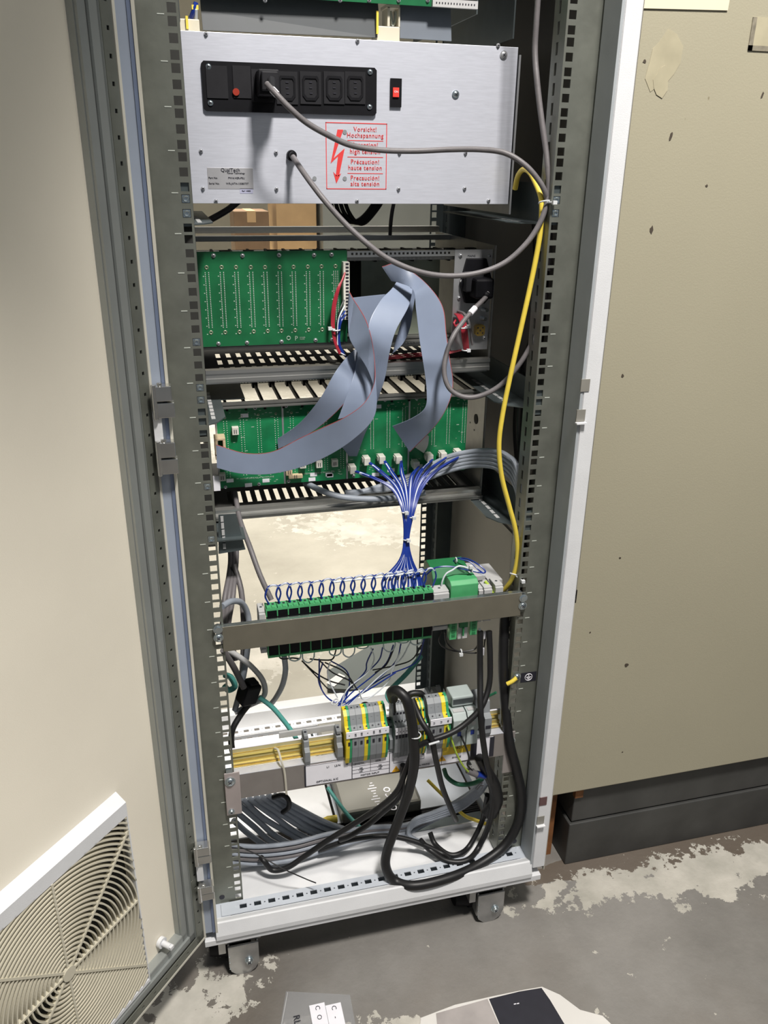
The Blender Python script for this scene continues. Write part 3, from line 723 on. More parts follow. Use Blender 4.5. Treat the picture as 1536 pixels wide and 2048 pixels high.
b = MB(); b.cyl(C1[2]+(C1[1]-C1[2])*.1, C1[2]+(C1[3]-C1[2])*.35, .0044, n=12); b.build('white_sleeve', 'label', lc)
b = MB(); b.cyl(C1[0], C1[1], .0050, .0045, n=12); c = at(962, 575, .150); b.cb(c, .030, .035, .030); b.build('plug', 'black', lc, bevel=.004)
Y1 = path((1030, 378, .10), (1036, 352, .09), (1047, 339, .07), (1060, 345, .05), (1074, 372, .03), (1083, 402, .018), (1082, 450, .016), (1075, 500, .016), (1060, 575, .016), (1040, 665, .016), (1020, 755, .016), (1005, 830, .016), (998, 890, .016), (1003, 950, .016), (1018, 1010, .014), (1031, 1060, .012), (1035, 1105, .012), (1028, 1148, .016), (1010, 1178, .03), (990, 1195, .05))
yc = cable('network_cable', 'long yellow cable hanging down along the right mounting rail', 'cable', Y1, .0036, 'yellow')
def tie(parent, c, axis, r=.006, tail=None, m='tie', name='cable_tie'):
    b = MB(); b.ring(c, axis, r, .0011, n=14, k=5); c = Vector(c)
    if tail is not None: b.tube([c+(Vector(tail)-c)*.2, tail], .0013, 6, res=1); b.cb(Vector(tail), .0055, .005, .0045)
    return b.build(name, m, parent)
tie(yc, at(1091, 405, .012), (0, .3, 1), .0085, at(1109, 405, -.006))
tie(yc, at(1028, 1148, .016), (.3, .3, 1), .006, at(1046, 1163, -.004))

# ================================================================== CAGE 1 (upper card chassis)
CY = .175
c1 = thing('card_chassis', 'upper card chassis with one wide green board and a black mains inlet', 'chassis', (0, .3, .955))
def chassis(root, z0, z1, topbar_y, name_pref=''):
    for sg in (-1, 1): MB().box(*sorted((sg*.2185, sg*.2205)), CY-.006, .46, z0, z1).build('side_plate', 'alu_dull', root)
    MB().box(.2205, .2212, CY-.008, CY-.006, z0, z1).build('side_edge', 'extr', root)
chassis(c1, .957, 1.146, 0)
# extrusions
def bar(root, x0, x1, y0, y1, z0, z1, m='extr', name='cross_rail'):
    b = MB(); g = (z1-z0)
    b.box(x0, x1, y0, y1, z0, z1); b.box(x0, x1, y0-.0015, y0, z1-g*.30, z1); b.box(x0, x1, y0-.0015, y0, z0, z0+g*.30)
    return b.build(name, m, root)
bar(c1, -.2185, .2185, .44, .455, 1.146, 1.156)
bar(c1, -.2185, .2185, .375, .390, 1.138, 1.146)
bar(c1, -.2185, .2185, .192, .204, 1.130, 1.138, 'alu_dull')
bar(c1, -.2185, .2185, .160, .172, .960, .978, 'extr')
bar(c1, -.2185, .2185, .172, .180, .955, .962, 'extr')
bar(c1, -.2185, .2185, .185, .200, 1.003, 1.012, 'alu_dull')
b = MB(); hs = [(k, k+.0032, .003, .0062) for k in [.006+.0064*i for i in range(24)]]
holed(b, frameT((-.006, CY, 1.131), X, Z), .164, .0085, .0015, [(a, b_, c_, d_) for a, b_, c_, d_ in hs]); b.build('perforated_strip', 'extr', c1)
b = MB(); hs = []
k = .008
while k < .425: hs.append((k, k+.0022, .0030, .0052)); k += .005
holed(b, frameT((-.2185, .181, 1.1255), X, Z), .437, .0065, .0012, []); b.build('rear_strip', 'alu_dull', c1)
# slotted bottom plate (two rows)
def slotplate(root, z, y0, y1, rows, pitch=.0165, sw=.008, skew=0, name='slotted_base_plate', m='ledge'):
    b = MB(); yprev = y0
    for (a, b_) in rows:
        b.box(-.2185, .2185, yprev, a, z-.001, z)
        k = -.195
        b.box(-.2185, k, a, b_, z-.001, z)
        while k < .2:
            b.box(k+sw, min(k+pitch, .2185), a, b_, z-.001, z); k += pitch
        b.box(k, .2185, a, b_, z-.001, z)
        yprev = b_
    b.box(-.2185, .2185, yprev, y1, z-.001, z)
    return b.build(name, m, root)
slotplate(c1, .966, .180, .44, [(.205, .235), (.250, .285), (.30, .335)], .0165, .0075)
# top plate edge / guides
b = MB()
for i in range(14): x_ = -.19+i*.029; b.box(x_, x_+.004, .205, .375, 1.121, 1.1265)
b.build('card_guides', 'black', c1)
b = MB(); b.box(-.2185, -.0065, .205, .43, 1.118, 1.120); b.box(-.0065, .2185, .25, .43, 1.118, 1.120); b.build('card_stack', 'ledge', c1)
b = MB()
for i in range(12): b.box(-.185+i*.034, -.170+i*.034, .207, .219, 1.130, 1.139)
b.build('guide_knobs', 'black', c1)
# boards
def board(root, x0, x1, z0, z1, y, m='pcb', name='backplane_board', th=.0016): return MB().box(x0, x1, y, y+th, z0, z1).build(name, m, root)
BY = CY-.0016
bd1 = board(c1, -.2195, -.0065, 1.0095, 1.1410, BY)
def pincol(root, xt, zt, xb, zb, y, cols=2, n=30, dx=.0046, m='solder', s=.00055):
    b = MB()
    for c in range(cols):
        for i in range(n):
            f = i/(n-1); b.cb((xt+(xb-xt)*f+(c-(cols-1)/2)*dx, y-.0004, zt+(zb-zt)*f), s*1.7, .0009, s*2)
    o = b.build('pin_rows', m, root); tag(o, kind='stuff'); return o
tops = ((413, 535), (443, 534.5), (472, 534.5), (501.5, 534.5), (530, 534.5), (559, 534), (587, 534), (615.5, 533.5), (643, 533), (671, 532.5))
bots = ((422, 665), (450.5, 664.5), (479, 664), (507.5, 663), (535.5, 662), (563, 661.5), (590.5, 660.5), (617.5, 659.5), (644.5, 659))
for i, (px, py) in enumerate(tops):
    t = at(px, py, BY); bt = at(*(bots[i] if i < len(bots) else (673, 659)), BY)
    for q in ((t, bt) if i < len(bots) else (t,)): MB().ring((q.x, BY-.0002, q.z), (0, 1, 0), .0021, .0009, n=12, k=4).build('plated_hole', 'pin_hole', bd1)
    pincol(bd1, t.x, t.z-.007, bt.x, bt.z+.007, BY, 3 if i == 9 else 2, 32, .0030 if i == 9 else .0048)
    b = MB()
    for k in range(8): b.cb((t.x-.0050, BY-.0001, t.z-.012-.0115*k), .0017, .0003, .0012)
    b.build('silk_marks', 'silk', bd1)
for px, py in ((427, 511), (485, 511), (558, 510), (628, 510), (663, 509), (437, 687), (494, 685), (563, 683), (631, 680), (664, 679)): screw(at(px, py, BY), bd1, .0024, m='alu_edge', h=.0016)
c = at(592, 677, BY); text('P', .0095, (c.x-.002, BY-.0002, c.z), X, Z, M['silk'], bd1, name='silk_logo'); text('POWER\nPLANE', .0024, (c.x+.0055, BY-.0002, c.z), X, Z, M['silk'], bd1, name='silk_text')
b = MB(); b.ring((c.x-.011, BY-.0002, c.z+.001), (0, 1, 0), .0026, .0007, n=14, k=4); b.build('silk_ring', 'silk', bd1)
# white edge connector with wires
c_t = at(690, 523, CY-.004); c_b = at(692, 637, CY-.004)
b = MB(); b.box(c_t.x-.0045, c_t.x+.0045, CY-.014, BY, c_b.z, c_t.z); EC = b.build('edge_connector', 'connector', c1)
b = MB(); n = 17
for i in range(n): zz = c_t.z-(i+.5)*(c_t.z-c_b.z)/n; b.box(c_t.x-.0012, c_t.x+.0032, CY-.0145, CY-.0135, zz-.0012, zz+.0012)
b.build('connector_openings', 'ink', EC)
def wires(root, name, m, lists, r=.0012, res=6):
    for l in lists: MB().tube(l, r, 6, res=res).build(name, m, root, smooth_=True)
wires(c1, 'red_wire', 'redwire', [path((690-i, 545+4*i, .158), (679-i, 575, .150), (671-i*1.8, 610, .150), (668-i*1.6, 650, .152), (672-i, 685, .150), (682-i, 708, .150)) for i in range(4)], .0013)
wires(c1, 'blue_wire', 'blue', [path((690, 622, .158), (682, 635, .15), (677, 655, .15), (677, 685, .15), (686, 708, .15), (700, 718, .15), (716, 722, .16)), path((691, 630, .158), (683, 642, .15), (679, 662, .15), (680, 690, .15), (690, 710, .15))], .0012)
wires(c1, 'white_wire', 'whitewire', [path((689, 612, .158), (681, 628, .15), (676, 645, .15), (675, 690, .15))], .0011)
wires(c1, 'black_wire', 'blackrubber', [path((688, 600, .158), (678, 625, .151), (673, 660, .151), (675, 690, .151), (690, 712, .152), (712, 724, .16))], .0012)
wires(c1, 'red_wire', 'redwire', [path((700, 715+3*i, .165), (760, 713+3*i, .17), (830, 707+3*i, .175), (890, 704+2*i, .175), (925, 700, .17)) for i in range(3)], .0011)
tie(c1, at(672, 660, .150), (0, 0, 1), .0055, at(660, 657, .146)); tie(c1, at(686, 708, .15), (.5, 0, 1), .004)
# dark interior behind the open half
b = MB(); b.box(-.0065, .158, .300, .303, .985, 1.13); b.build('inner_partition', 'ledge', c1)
b = MB(); b.box(.030, .157, .240, .242, 1.006, 1.125); b.build('inner_shield', mat('olive_shield', (.24, .27, .22), .4, .6, .3, 12), c1)
b = MB(); b.box(-.0065, .16, .200, .260, 1.000, 1.006); b.box(.0, .14, .196, .199, 1.004, 1.012, 0); b.build('inner_tray', 'alu_dull', c1)
b = MB(); hs_ = [(.004+.005*i, .0062+.005*i, .0022, .0044) for i in range(26)]
holed(b, frameT((.005, .190, .998), X, Z), .15, .0065, .0012, hs_); b.build('perforated_strip', 'extr', c1)
# PSU plate with inlet
pl0 = at(915, 503, CY-.003); pl1 = at(979, 700, CY-.003)
b = MB(); b.box(.1575, .2175, CY-.003, CY-.0015, .990, 1.1400); MP = b.build('mains_plate', 'alu_edge', c1)
for px, py in ((921, 511), (979, 512), (918, 596), (968, 676)): screw(at(px, py, CY-.003), MP, .0024, m='alu_edge', h=.0015)
text('MAINS', .0042, at(943, 512, CY-.0031), X, Z, M['ink'], MP, align='CENTER')
ip = [(932, 516), (970, 516), (981, 560), (979, 590), (966, 606), (928, 605), (918, 567)]
pts = [at(px, py, CY-.003) for px, py in ip]
b = MB(); b.sheet(pts, .008, (0, -1, 0)); IN = b.build('mains_inlet', 'black', MP, bevel=.001)
c = at(947, 560, .157); b = MB(); b.box(c.x-.014, c.x+.014, .150, .167, c.z-.017, c.z+.012); b.build('inlet_shroud', 'socket', IN, bevel=.002)
b = MB(); c = at(950, 534, .1668); b.cyl(c, c-Y*.0006, .0012, n=8); c = at(923, 562, .1668); b.cyl(c, c-Y*.001, .0022, n=8); b.build('inlet_screw', 'lightplastic', IN)
# fuse studs and brass connector
for px, py in ((965, 618), (962, 636)):
    c = at(px, py, CY-.003); b = MB(); b.cyl(c, c-Y*.012+X*.003, .0034, .0030, n=12); b.build('fuse_cap', 'zinc_bright', MP)
c = at(957, 659, CY-.003); b = MB(); b.prism([(c.x-.0075, c.z-.006), (c.x-.004, c.z-.0085), (c.x+.004, c.z-.0085), (c.x+.0075, c.z-.006), (c.x+.0075, c.z+.006), (c.x+.004, c.z+.0085), (c.x-.004, c.z+.0085), (c.x-.0075, c.z+.006)], 'y', c.y-.008, c.y); BR = b.build('brass_connector', 'brass', MP)
b = MB()
for dx, dz in ((0, 0), (.004, .004), (-.004, .004), (.004, -.004), (-.004, -.004)): b.cyl((c.x+dx, c.y-.0083, c.z+dz), (c.x+dx, c.y-.008, c.z+dz), .0013, n=8)
b.build('pin_opening', 'ink', BR)
wires(c1, 'red_wire', 'redwire', [path((910+3*i, 628, .168), (916+3*i, 634, .150), (922+3.2*i, 650, .146), (925+3.2*i, 675, .148), (929+2.5*i, 700, .155)) for i in range(4)] + [path((912, 640, .155), (908, 646, .15), (912, 652, .15), (920, 646, .148))], .0016)
wires(c1, 'grey_wire', 'greycable', [path((915+2*i, 622, .17), (928+2*i, 628, .155), (938+i, 648, .15), (945, 690, .155)) for i in range(2)], .0016)
tie(c1, at(926, 655, .147), (0, 0, 1), .0075, at(937, 653, .142)); tie(c1, at(932, 700, .15), (0, 0, 1), .006, at(937, 701, .145))

# ================================================================== CAGE 2 (lower card chassis)
c2 = thing('card_chassis', 'lower card chassis with four bright green boards and a row of white plugs', 'chassis', (0, .3, .745))
chassis(c2, .746, .926, 0)
bar(c2, -.2185, .2185, CY-.004, CY+.006, .9165, .9245, 'alu_dull')
bar(c2, -.2185, .2185, .372, .398, .922, .932, 'extr')
bar(c2, -.2185, .2185, .340, .352, .918, .924, 'alu_dull')
bar(c2, -.2185, .2185, .163, .176, .748, .758, 'extr')
bar(c2, -.2185, .2185, .155, .165, .744, .749, 'alu_dull')
b = MB(); hs_ = [(.004+.005*i, .0066+.005*i, .0012, .0035) for i in range(84)]
holed(b, frameT((-.2165, .339, .912), X, Z), .43, .0055, .0010, hs_); b.build('perforated_strip', 'alu_dull', c2)
for i in range(15):
    x_ = -.190+i*.0285
    MB().box(x_-.0018, x_+.0018, CY+.006, .342, .910, .9165).box(x_-.0045, x_+.0045, .322, .340, .908, .916).build('card_guide', 'black', c2)
slotplate(c2, .7535, .176, .40, [(.200, .252)], .0152, .0072)
b = MB()
tb = [at(411, 755, .19), at(446, 752, .33), at(471, 803, .185), at(418, 807, .185)]
b.box(-.2180, -.162, .185, .34, .9265, .9280); BP = b.build('corner_plate', 'bracket', c2)
b = MB()
for k in range(5): yy = .20+.024*k; MB().box(-.213, -.2045, yy, yy+.016, .928, .9284).build('punched_slot', 'lightplastic', BP)
# right side interior board lit wall
xe = [(428, 565), (565, 692), (692, 818), (818, 936)]
zt, zb = .916, .7865
B2Y = CY+.008
def xw(px, y): return at(px, 880, y).x
xs_ = [at(434, 880, B2Y).x, at(567.5, 890, B2Y).x, at(694, 880, B2Y).x, at(818, 870, B2Y).x, at(934, 860, B2Y).x]
boards = []
for i in range(4):
    o = board(c2, xs_[i]+.0012, xs_[i+1]-.0012, zb, zt-.002, B2Y, 'pcb2'); boards.append(o)
    b = MB(); b.box(xs_[i]-.0016, xs_[i]+.0010, B2Y-.0005, B2Y+.001, zb, zt-.004); b.build('board_spacer', 'alu_edge', c2)
# pin rows
for px_t, py_t, py_b, bi in ((450, 843, 960, 0), (483.5, 840, 955, 0), (517, 837, 950, 0), (552, 835, 940, 0), (583, 833, 945, 1), (617, 833, 950, 1), (650, 830, 935, 1), (683, 828, 930, 1), (715, 833, 905, 2), (744, 826, 905, 2), (777, 818, 915, 2), (808, 815, 905, 2), (838, 815, 905, 3), (868, 812, 905, 3), (898, 808, 905, 3), (929, 806, 905, 3)):
    t = at(px_t, py_t, B2Y)
    pincol(boards[bi], t.x, t.z, t.x+.0005, .835 if py_b < 930 else .806, B2Y, 2, 26, .0046, s=.0005)
    b = MB(); b.ring((t.x, B2Y-.0002, t.z+.006), (0, 1, 0), .0014, .0007, n=10, k=4); b.build('plated_hole', 'pin_hole', boards[bi])
for px, py, bi in ((510, 816, 0), (443, 820, 0), (451, 974, 0), (518, 968, 0), (572, 812, 1), (577, 962, 1), (770, 800, 2), (707, 951, 2), (833, 797, 3), (897, 795, 3)): screw(at(px, py, B2Y), boards[bi], .0022, m='alu_edge', h=.0015)
random.seed(3)
for bi, o in enumerate(boards):
    b = MB()
    for k in range(46):
        x_ = random.uniform(xs_[bi]+.004, xs_[bi+1]-.006); z_ = random.choice([random.uniform(zb+.02, zt-.016), random.uniform(zt-.020, zt-.006), random.uniform(zb+.004, zb+.02)])
        b.box(x_, x_+random.uniform(.0012, .005), B2Y-.0002, B2Y, z_, z_+random.uniform(.0006, .0011))
    b.build('silk_marks', 'silk', o)
for px, py, w_, bi in ((489, 831, .0115, 0), (460, 961, .011, 0), (497, 970, .011, 0), (532, 961, .011, 0), (627, 949, .011, 1), (658, 949, .011, 1), (624, 958.5, .011, 1), (660, 951, .0105, 1), (751, 949, .012, 2), (706, 938, .008, 2), (757, 813, .009, 2), (840, 932, .009, 3), (782, 940, .012, 2)):
    c = at(px, py, B2Y); b = MB(); b.box(c.x-w_/2, c.x+w_/2, B2Y-.0005, B2Y, c.z-.0030, c.z+.0030); b.build('white_sticker', 'label', boards[bi])
for px, py, bi, m_ in ((470, 860, 0, 'connector'), (444, 952, 0, 'connector'), (577, 941, 1, 'ivory'), (590, 950, 1, 'ivory'), (604.5, 927, 1, 'connector'), (637, 926, 1, 'connector'), (668, 924, 1, 'connector')):
    c = at(px, py, B2Y); wd = .005 if py != 950 else .011; b = MB(); b.box(c.x-wd, c.x+wd, B2Y-.009, B2Y, c.z-(.0055 if py != 950 else .003), c.z+(.0065 if py != 950 else .003)); o = b.build('header_socket', m_, boards[bi], bevel=.0006)
    b = MB(); b.box(c.x-.0022, c.x-.0012, B2Y-.0094, B2Y-.0088, c.z-.003, c.z+.003); b.box(c.x+.0008, c.x+.0018, B2Y-.0094, B2Y-.0088, c.z-.003, c.z+.003); b.build('contact_slot', 'ink', o)
text('MOTOR DRIVE RELAY BACKPLANE', .0034, at(480, 958, B2Y-.0002), X, Z, M['silk'], boards[0], name='silk_text'); text('MOTOR DRIVE RELAY BACKPLANE', .0034, at(604, 948, B2Y-.0002), X, Z, M['silk'], boards[1], name='silk_text')
# ejector frame at the left end
c = at(444, 890, .170); fm = MB(); p = [at(434, 870, .166), at(446, 872, .166), at(452, 900, .166), at(430, 890, .166)]
fm.box(c.x-.011, c.x-.007, .160, B2Y, c.z-.012, c.z+.012); fm.box(c.x+.001, c.x+.005, .160, B2Y, c.z-.018, c.z+.010); fm.box(c.x-.011, c.x+.005, .160, B2Y, c.z+.010, c.z+.014); fm.box(c.x-.011, c.x+.008, .160, B2Y, c.z-.020, c.z-.014); fm.build('ribbon_socket', 'ivory', c2, bevel=.0008)
b = MB(); c = at(423, 838, .178); b.box(c.x-.004, c.x+.004, .175, .182, c.z-.008, c.z+.022); c = at(432, 966, .178); b.box(c.x-.004, c.x+.006, .175, .182, c.z-.012, c.z+.012); b.build('end_tab', 'label', c2)
# hole and rivets of the right side plate
for px, py, r_ in ((952, 838, .0085), (940, 845, .0015), (948, 860, .0015)):
    c = atx(px, py, .2184); b = MB(); b.cyl(c, c-X*.0006, r_, n=18); b.build('side_hole', 'ledge' if r_ > .005 else 'lightplastic', c2)

# ---- ribbon cables
def ribbon(label, L_, R_, res=8, nc=18, edge='R', m='ribbon', th=.0009, yoff=0, red=True, group='grey ribbon cables'):
    """L_, R_: matched lists of (px,py,y) along the two edges"""
    A_ = smooth([at(*q) for q in L_], res); B_ = smooth([at(*q) for q in R_], res)
    n = len(A_); mb = MB(); V = []
    for i in range(n):
        acr = (B_[i]-A_[i]); tan = (A_[min(i+1, n-1)]-A_[max(i-1, 0)]+B_[min(i+1, n-1)]-B_[max(i-1, 0)])
        nrm = acr.cross(tan); nrm = nrm.normalized() if nrm.length > 1e-9 else Vector((0, -1, 0))
        row = []
        for k in range(nc*2+1):
            f = k/(nc*2); row.append((A_[i]+acr*f, nrm, .5 if k % 2 else .0))
        V.append(row)
    w2 = nc*2+1; vs = []
    for row in V: vs += [p+nr*(h*.0005) for p, nr, h in row]
    for row in V: vs += [p-nr*(th*.5+h*.0005) for p, nr, h in row]
    off = n*w2; fs = []; mi = []
    for i in range(n-1):
        for k in range(nc*2):
            a = i*w2+k; q = (a, a+1, a+w2+1, a+w2); fs.append(q); fs.append(tuple(off+x_ for x_ in reversed(q)))
            st = red and ((edge == 'R' and k >= nc*2-1) or (edge == 'L' and k < 1)); mi += [1 if st else 0]*2
    for i in range(n-1):
        for k in (0, w2-1):
            a = i*w2+k; fs.append((a, a+w2, off+a+w2, off+a)); mi.append(1 if red and ((k == 0) == (edge == 'L')) else 0)
    mb.v = vs; mb.f = fs; mb.m = mi
    o = mb.build('ribbon_cable', [m, mat_red], None, smooth_=True); return tag(o, label, 'cable', group)
mat_red = mat('ribbon_red_edge', (.42, .10, .10), .4)
# R5 back horizontal piece
ribbon('grey ribbon cable crossing level behind the others beside the upper green board', [(700, 596, .165), (735, 592, .165), (775, 588, .165)], [(700, 655, .165), (735, 654, .165), (770, 650, .165)], red=False)
# R7 dark strip behind
ribbon('shaded grey ribbon cable half hidden behind the middle one', [(826, 560, .155), (812, 600, .155), (803, 640, .152), (792, 680, .15), (784, 710, .15)], [(838, 560, .155), (828, 605, .155), (820, 655, .152), (805, 688, .15), (779, 712, .15)], red=False)
# R3 and R4 lower left ones
ribbon('grey ribbon cable fanning down left to the second green board', [(711, 697, .15), (690, 718, .14), (668, 748, .12), (640, 797, .125), (600, 845, .15), (555, 878, .178)], [(720, 712, .15), (714, 735, .14), (705, 765, .12), (690, 805, .115), (630, 860, .14), (557, 898, .176)], nc=20)
ribbon('grey ribbon cable hanging in the gap between two crossing ribbons', [(716, 690, .145), (712, 730, .13), (703, 765, .115), (690, 800, .11), (676, 838, .11)], [(735, 720, .145), (748, 755, .13), (752, 780, .115), (742, 805, .11), (715, 828, .11)], red=False)
# R2 middle
ribbon('wide grey ribbon cable running down the middle behind the crossing one', [(800, 552, .17), (784, 577, .15), (760, 603, .125), (738, 648, .105), (742, 690, .10), (750, 740, .10), (738, 800, .11), (705, 850, .13), (672, 872, .16), (698, 912, .176)], [(824, 560, .17), (824, 584, .15), (816, 615, .125), (792, 660, .105), (780, 700, .10), (770, 755, .10), (757, 795, .11), (742, 840, .13), (728, 872, .16), (714, 912, .176)], nc=20, edge='L', red=False)
# R1 front twisted
ribbon('long grey ribbon cable with red edge sweeping down to the lower left corner', [(697, 606, .16), (697, 640, .145), (699, 675, .13), (717, 708, .11), (735, 738, .095), (748, 772, .085), (754, 800, .08), (745, 840, .08), (705, 880, .09), (655, 912, .11), (600, 935, .13), (540, 948, .145), (480, 947, .155), (434, 936, .16)],
       [(699, 583, .16), (709, 601, .145), (719, 616, .13), (733, 642, .11), (744, 680, .095), (750, 728, .085), (748, 768, .08), (728, 806, .08), (690, 834, .09), (645, 855, .11), (600, 876, .13), (545, 903, .145), (490, 906, .155), (432, 889, .16)], nc=22, edge='R')
# R6 right
ribbon('grey ribbon cable folded over at the top and hanging straight down on the right', [(783, 562, .15), (800, 566, .14), (826, 580, .12), (832, 620, .115), (839, 680, .11), (847, 730, .105), (853, 780, .10), (850, 815, .10), (824, 836, .11), (785, 852, .13)],
       [(764, 533, .15), (795, 528, .14), (845, 560, .125), (884, 610, .12), (893, 670, .115), (900, 720, .11), (906, 765, .105), (898, 805, .10), (872, 850, .11), (820, 904, .14)], nc=20, edge='R')
ribbon('short pale ribbon end clipped in a white holder under the folded ribbon', [(850, 868, .16), (838, 880, .165), (818, 886, .176)], [(858, 872, .155), (856, 890, .165), (848, 906, .176)], nc=8, m='connector', red=False, group='')
# ribbons behind the power unit top
b = MB(); a_ = [at(397, -40, .170), at(402, 20, .165), at(406, 60, .16), at(760, 75, .16), at(757, 20, .165), at(752, -40, .17)]
o = tag(b.sheet(a_, .004, (0, 1, 0)).build('ribbon_cable', 'darkribbon'), 'very wide ribbon cable, shade put into its colour, hanging above the power unit, left one', 'cable')
b = MB(); a_ = [at(801, -40, .170), at(800, 76, .16), at(903, 82, .16), at(900, -40, .17)]
o = tag(b.sheet(a_, .004, (0, 1, 0)).build('ribbon_cable', mat('shaded_ribbon_right', (.12, .14, .17), .45)), 'ribbon cable, shade put into its grey, hanging above the power unit, right one', 'cable')  # this ribbon's shade is painted into its colour as well

# top chassis with green board (only its bottom edge in view)
c3 = thing('card_chassis', 'uppermost card chassis, just the bottom edge of its green board in view', 'chassis', (0, .3, 1.43))
zb3 = at(700, 6, .15).z
b3 = MB().box(-.19, .140, .150, .152, zb3+.0015, zb3+.13).build('backplane_board', 'pcb', c3)
MB().box(.103, .165, .145, .150, zb3+.001, zb3+.010).build('perforated_strip', 'lightplastic', c3)
o = MB()
for i in range(14): o.cb((.108+.004*i, .1448, zb3+.0055), .0014, .0006, .0018)
o.build('strip_holes', 'ink', c3)
for px in (530, 680, 738, 797, 855): screw(at(px, 1, .150), b3, .002, m='alu_edge', h=.0015)
for q in ((.165, .167, -.004), (.2185, .2205, -.03), (-.2205, -.2185, -.03)): MB().box(q[0], q[1], .15, .45, zb3+q[2], zb3+.15).build('side_plate', 'darksteel', c3)
# cream connectors under it
for px0, px1, lab in ((346, 398, 'cream connector housing with yellow and blue wires above the left end of the power unit'), (752, 798, 'cream connector housing with a yellow latch above the middle of the power unit')):
    pa = at(px0, 63 if px0 < 500 else 72, .165); pb = at(px1, 40 if px0 < 500 else 55, .165)
    t = thing('wire_connector', lab, 'connector', (pa.x, .165, pa.z-.01)); b = MB(); b.box(pa.x, pb.x, .160, .19, pa.z-.012, pb.z); b.build('housing', 'creamplastic', t, bevel=.001)
    if px0 > 500:
        b = MB(); q = at(775, 15, .165); r_ = at(797, 15, .165)
        b.box(q.x-.001, q.x+.002, .160, .19, pb.z, q.z); b.box(r_.x-.001, r_.x+.001, .160, .19, pb.z, q.z); b.box(q.x-.003, r_.x, .160, .19, q.z-.001, q.z+.003); b.build('housing_frame', 'creamplastic', t)
        b = MB(); c = at(786, 40, .17); b.tube([c+Vector((-.004, 0, .010)), c+Vector((-.002, 0, -.002)), c+Vector((0, 0, -.006)), c+Vector((.003, 0, -.002)), c+Vector((.004, 0, .010))], .0022, 8); b.build('metal_clip', 'zinc_bright', t, smooth_=True)
    c = at(374 if px0 < 500 else 754.5, 45, .158); b = MB(); b.cb(c, .0028, .003, .014 if px0 < 500 else .026); b.build('yellow_latch', 'yellow', t)
    if px0 < 500:
        c = at(390, 15, .16); b = MB(); b.cb(c, .008, .005, .005); b.build('yellow_clip', 'yellow', t)
        wires(t, 'blue_wire', 'blue', [path((392, 5, .16), (388, 20, .16), (382, 36, .165))], .003); wires(t, 'white_wire', 'whitewire', [path((392, 18, .158), (392, 38, .165))], .002)

# ================================================================== UPPER CROSS BAR + RELAY MODULES
xb = thing('cross_bar', 'upper plain steel cross bar screwed between the front rails', 'mounting bar', (0, 0, .607))
b = MB(); b.box(-.2275, .2300, -.0045, -.0030, .6075, .6480); b.box(-.2275, .2300, -.0030, .003, .6465, .6480); b.build('bar_face', 'bar', xb, bevel=.0005)
b = MB(); b.box(-.2275, .2300, -.0040, -.0015, .6482, .6492); b.box(-.2275, .2300, .0005, .0032, .6482, .6490); b.build('top_flange', 'zinc_bright', xb)
b = MB(); b.box(-.195, .225, .0085, .0100, .612, .6385); b.box(-.195, .225, .0100, .0112, .634, .6385); b.box(-.195, .225, .0115, .014, .612, .6175); b.build('din_rail', 'zinc_bright', xb)
for px, py in ((437, 1275), (1045, 1211)):
    c = at(px, py, -.0045); screw(c, xb, .0056)
    b = MB(); b.cyl(Vector((c.x, -.006, c.z+.0135)), Vector((c.x, .0, c.z+.0135)), .0068, n=16); b.cyl(Vector((c.x, -.008, c.z+.0135)), Vector((c.x, -.006, c.z+.0135)), .0050, n=6); b.build('washer_nut', 'zinc_bright', xb)
RMX0, RMP = -.1625, .01588
ordn = ['first', 'second', 'third', 'fourth', 'fifth', 'sixth', 'seventh', 'eighth', 'ninth', 'tenth', 'eleventh', 'twelfth', 'thirteenth', 'fourteenth', 'fifteenth', 'sixteenth']
def relay(x0):
    t = thing('relay_module', 'x', 'relay module', (x0, .02, .578), 'black relay modules along the upper cross bar')
    w_ = RMP
    b = MB(); b.box(x0+.0012, x0+w_-.0004, .0140, .032, .581, .6565); b.box(x0+.0012, x0+w_-.0004, .0125, .0140, .581, .604); b.box(x0+.0012, x0+w_-.0004, .0130, .0140, .604, .6565); b.build('relay_case', 'black', t, bevel=.0006)
    b = MB(); b.box(x0-.0004, x0+.0012, .0118, .032, .579, .6045); b.box(x0-.0004, x0+.0012, .0122, .032, .6465, .6600); b.box(x0-.0004, x0+w_-.0004, .0118, .032, .577, .5805); b.build('green_frame', 'green', t)
    b = MB(); b.box(x0, x0+w_-.0004, .0120, .031, .6565, .6600)
    for k in range(2): b.box(x0+.0012+k*.0074, x0+.0062+k*.0074, .0125, .0200, .6600, .6618)
    b.build('green_cap', 'green', t)
    b = MB()
    for k in range(2): b.box(x0+.002+k*.0072, x0+.0058+k*.0072, .0118, .0140, .6035, .6065)
    b.build('clip_teeth', 'black', t)
    b = MB()
    for k in range(2): b.box(x0+.0022+k*.0074, x0+.0056+k*.0074, .0215, .0275, .6600, .6603)
    b.build('screw_opening', 'ink', t)
    return t
def dup(root, loc, label):
    r_ = root.copy(); COL.objects.link(r_); r_.location = loc; r_['label'] = label
    for ch in list(root.children):
        c_ = ch.copy(); COL.objects.link(c_); c_.parent = r_
        for g in list(ch.children): d_ = g.copy(); COL.objects.link(d_); d_.parent = c_
    return r_
rm = relay(RMX0); rm['label'] = 'first black relay module from the left end of the upper cross bar'
for i in range(1, 16): dup(rm, (RMX0+i*RMP, .02, .578), '%s black relay module from the left along the upper cross bar' % ordn[i])
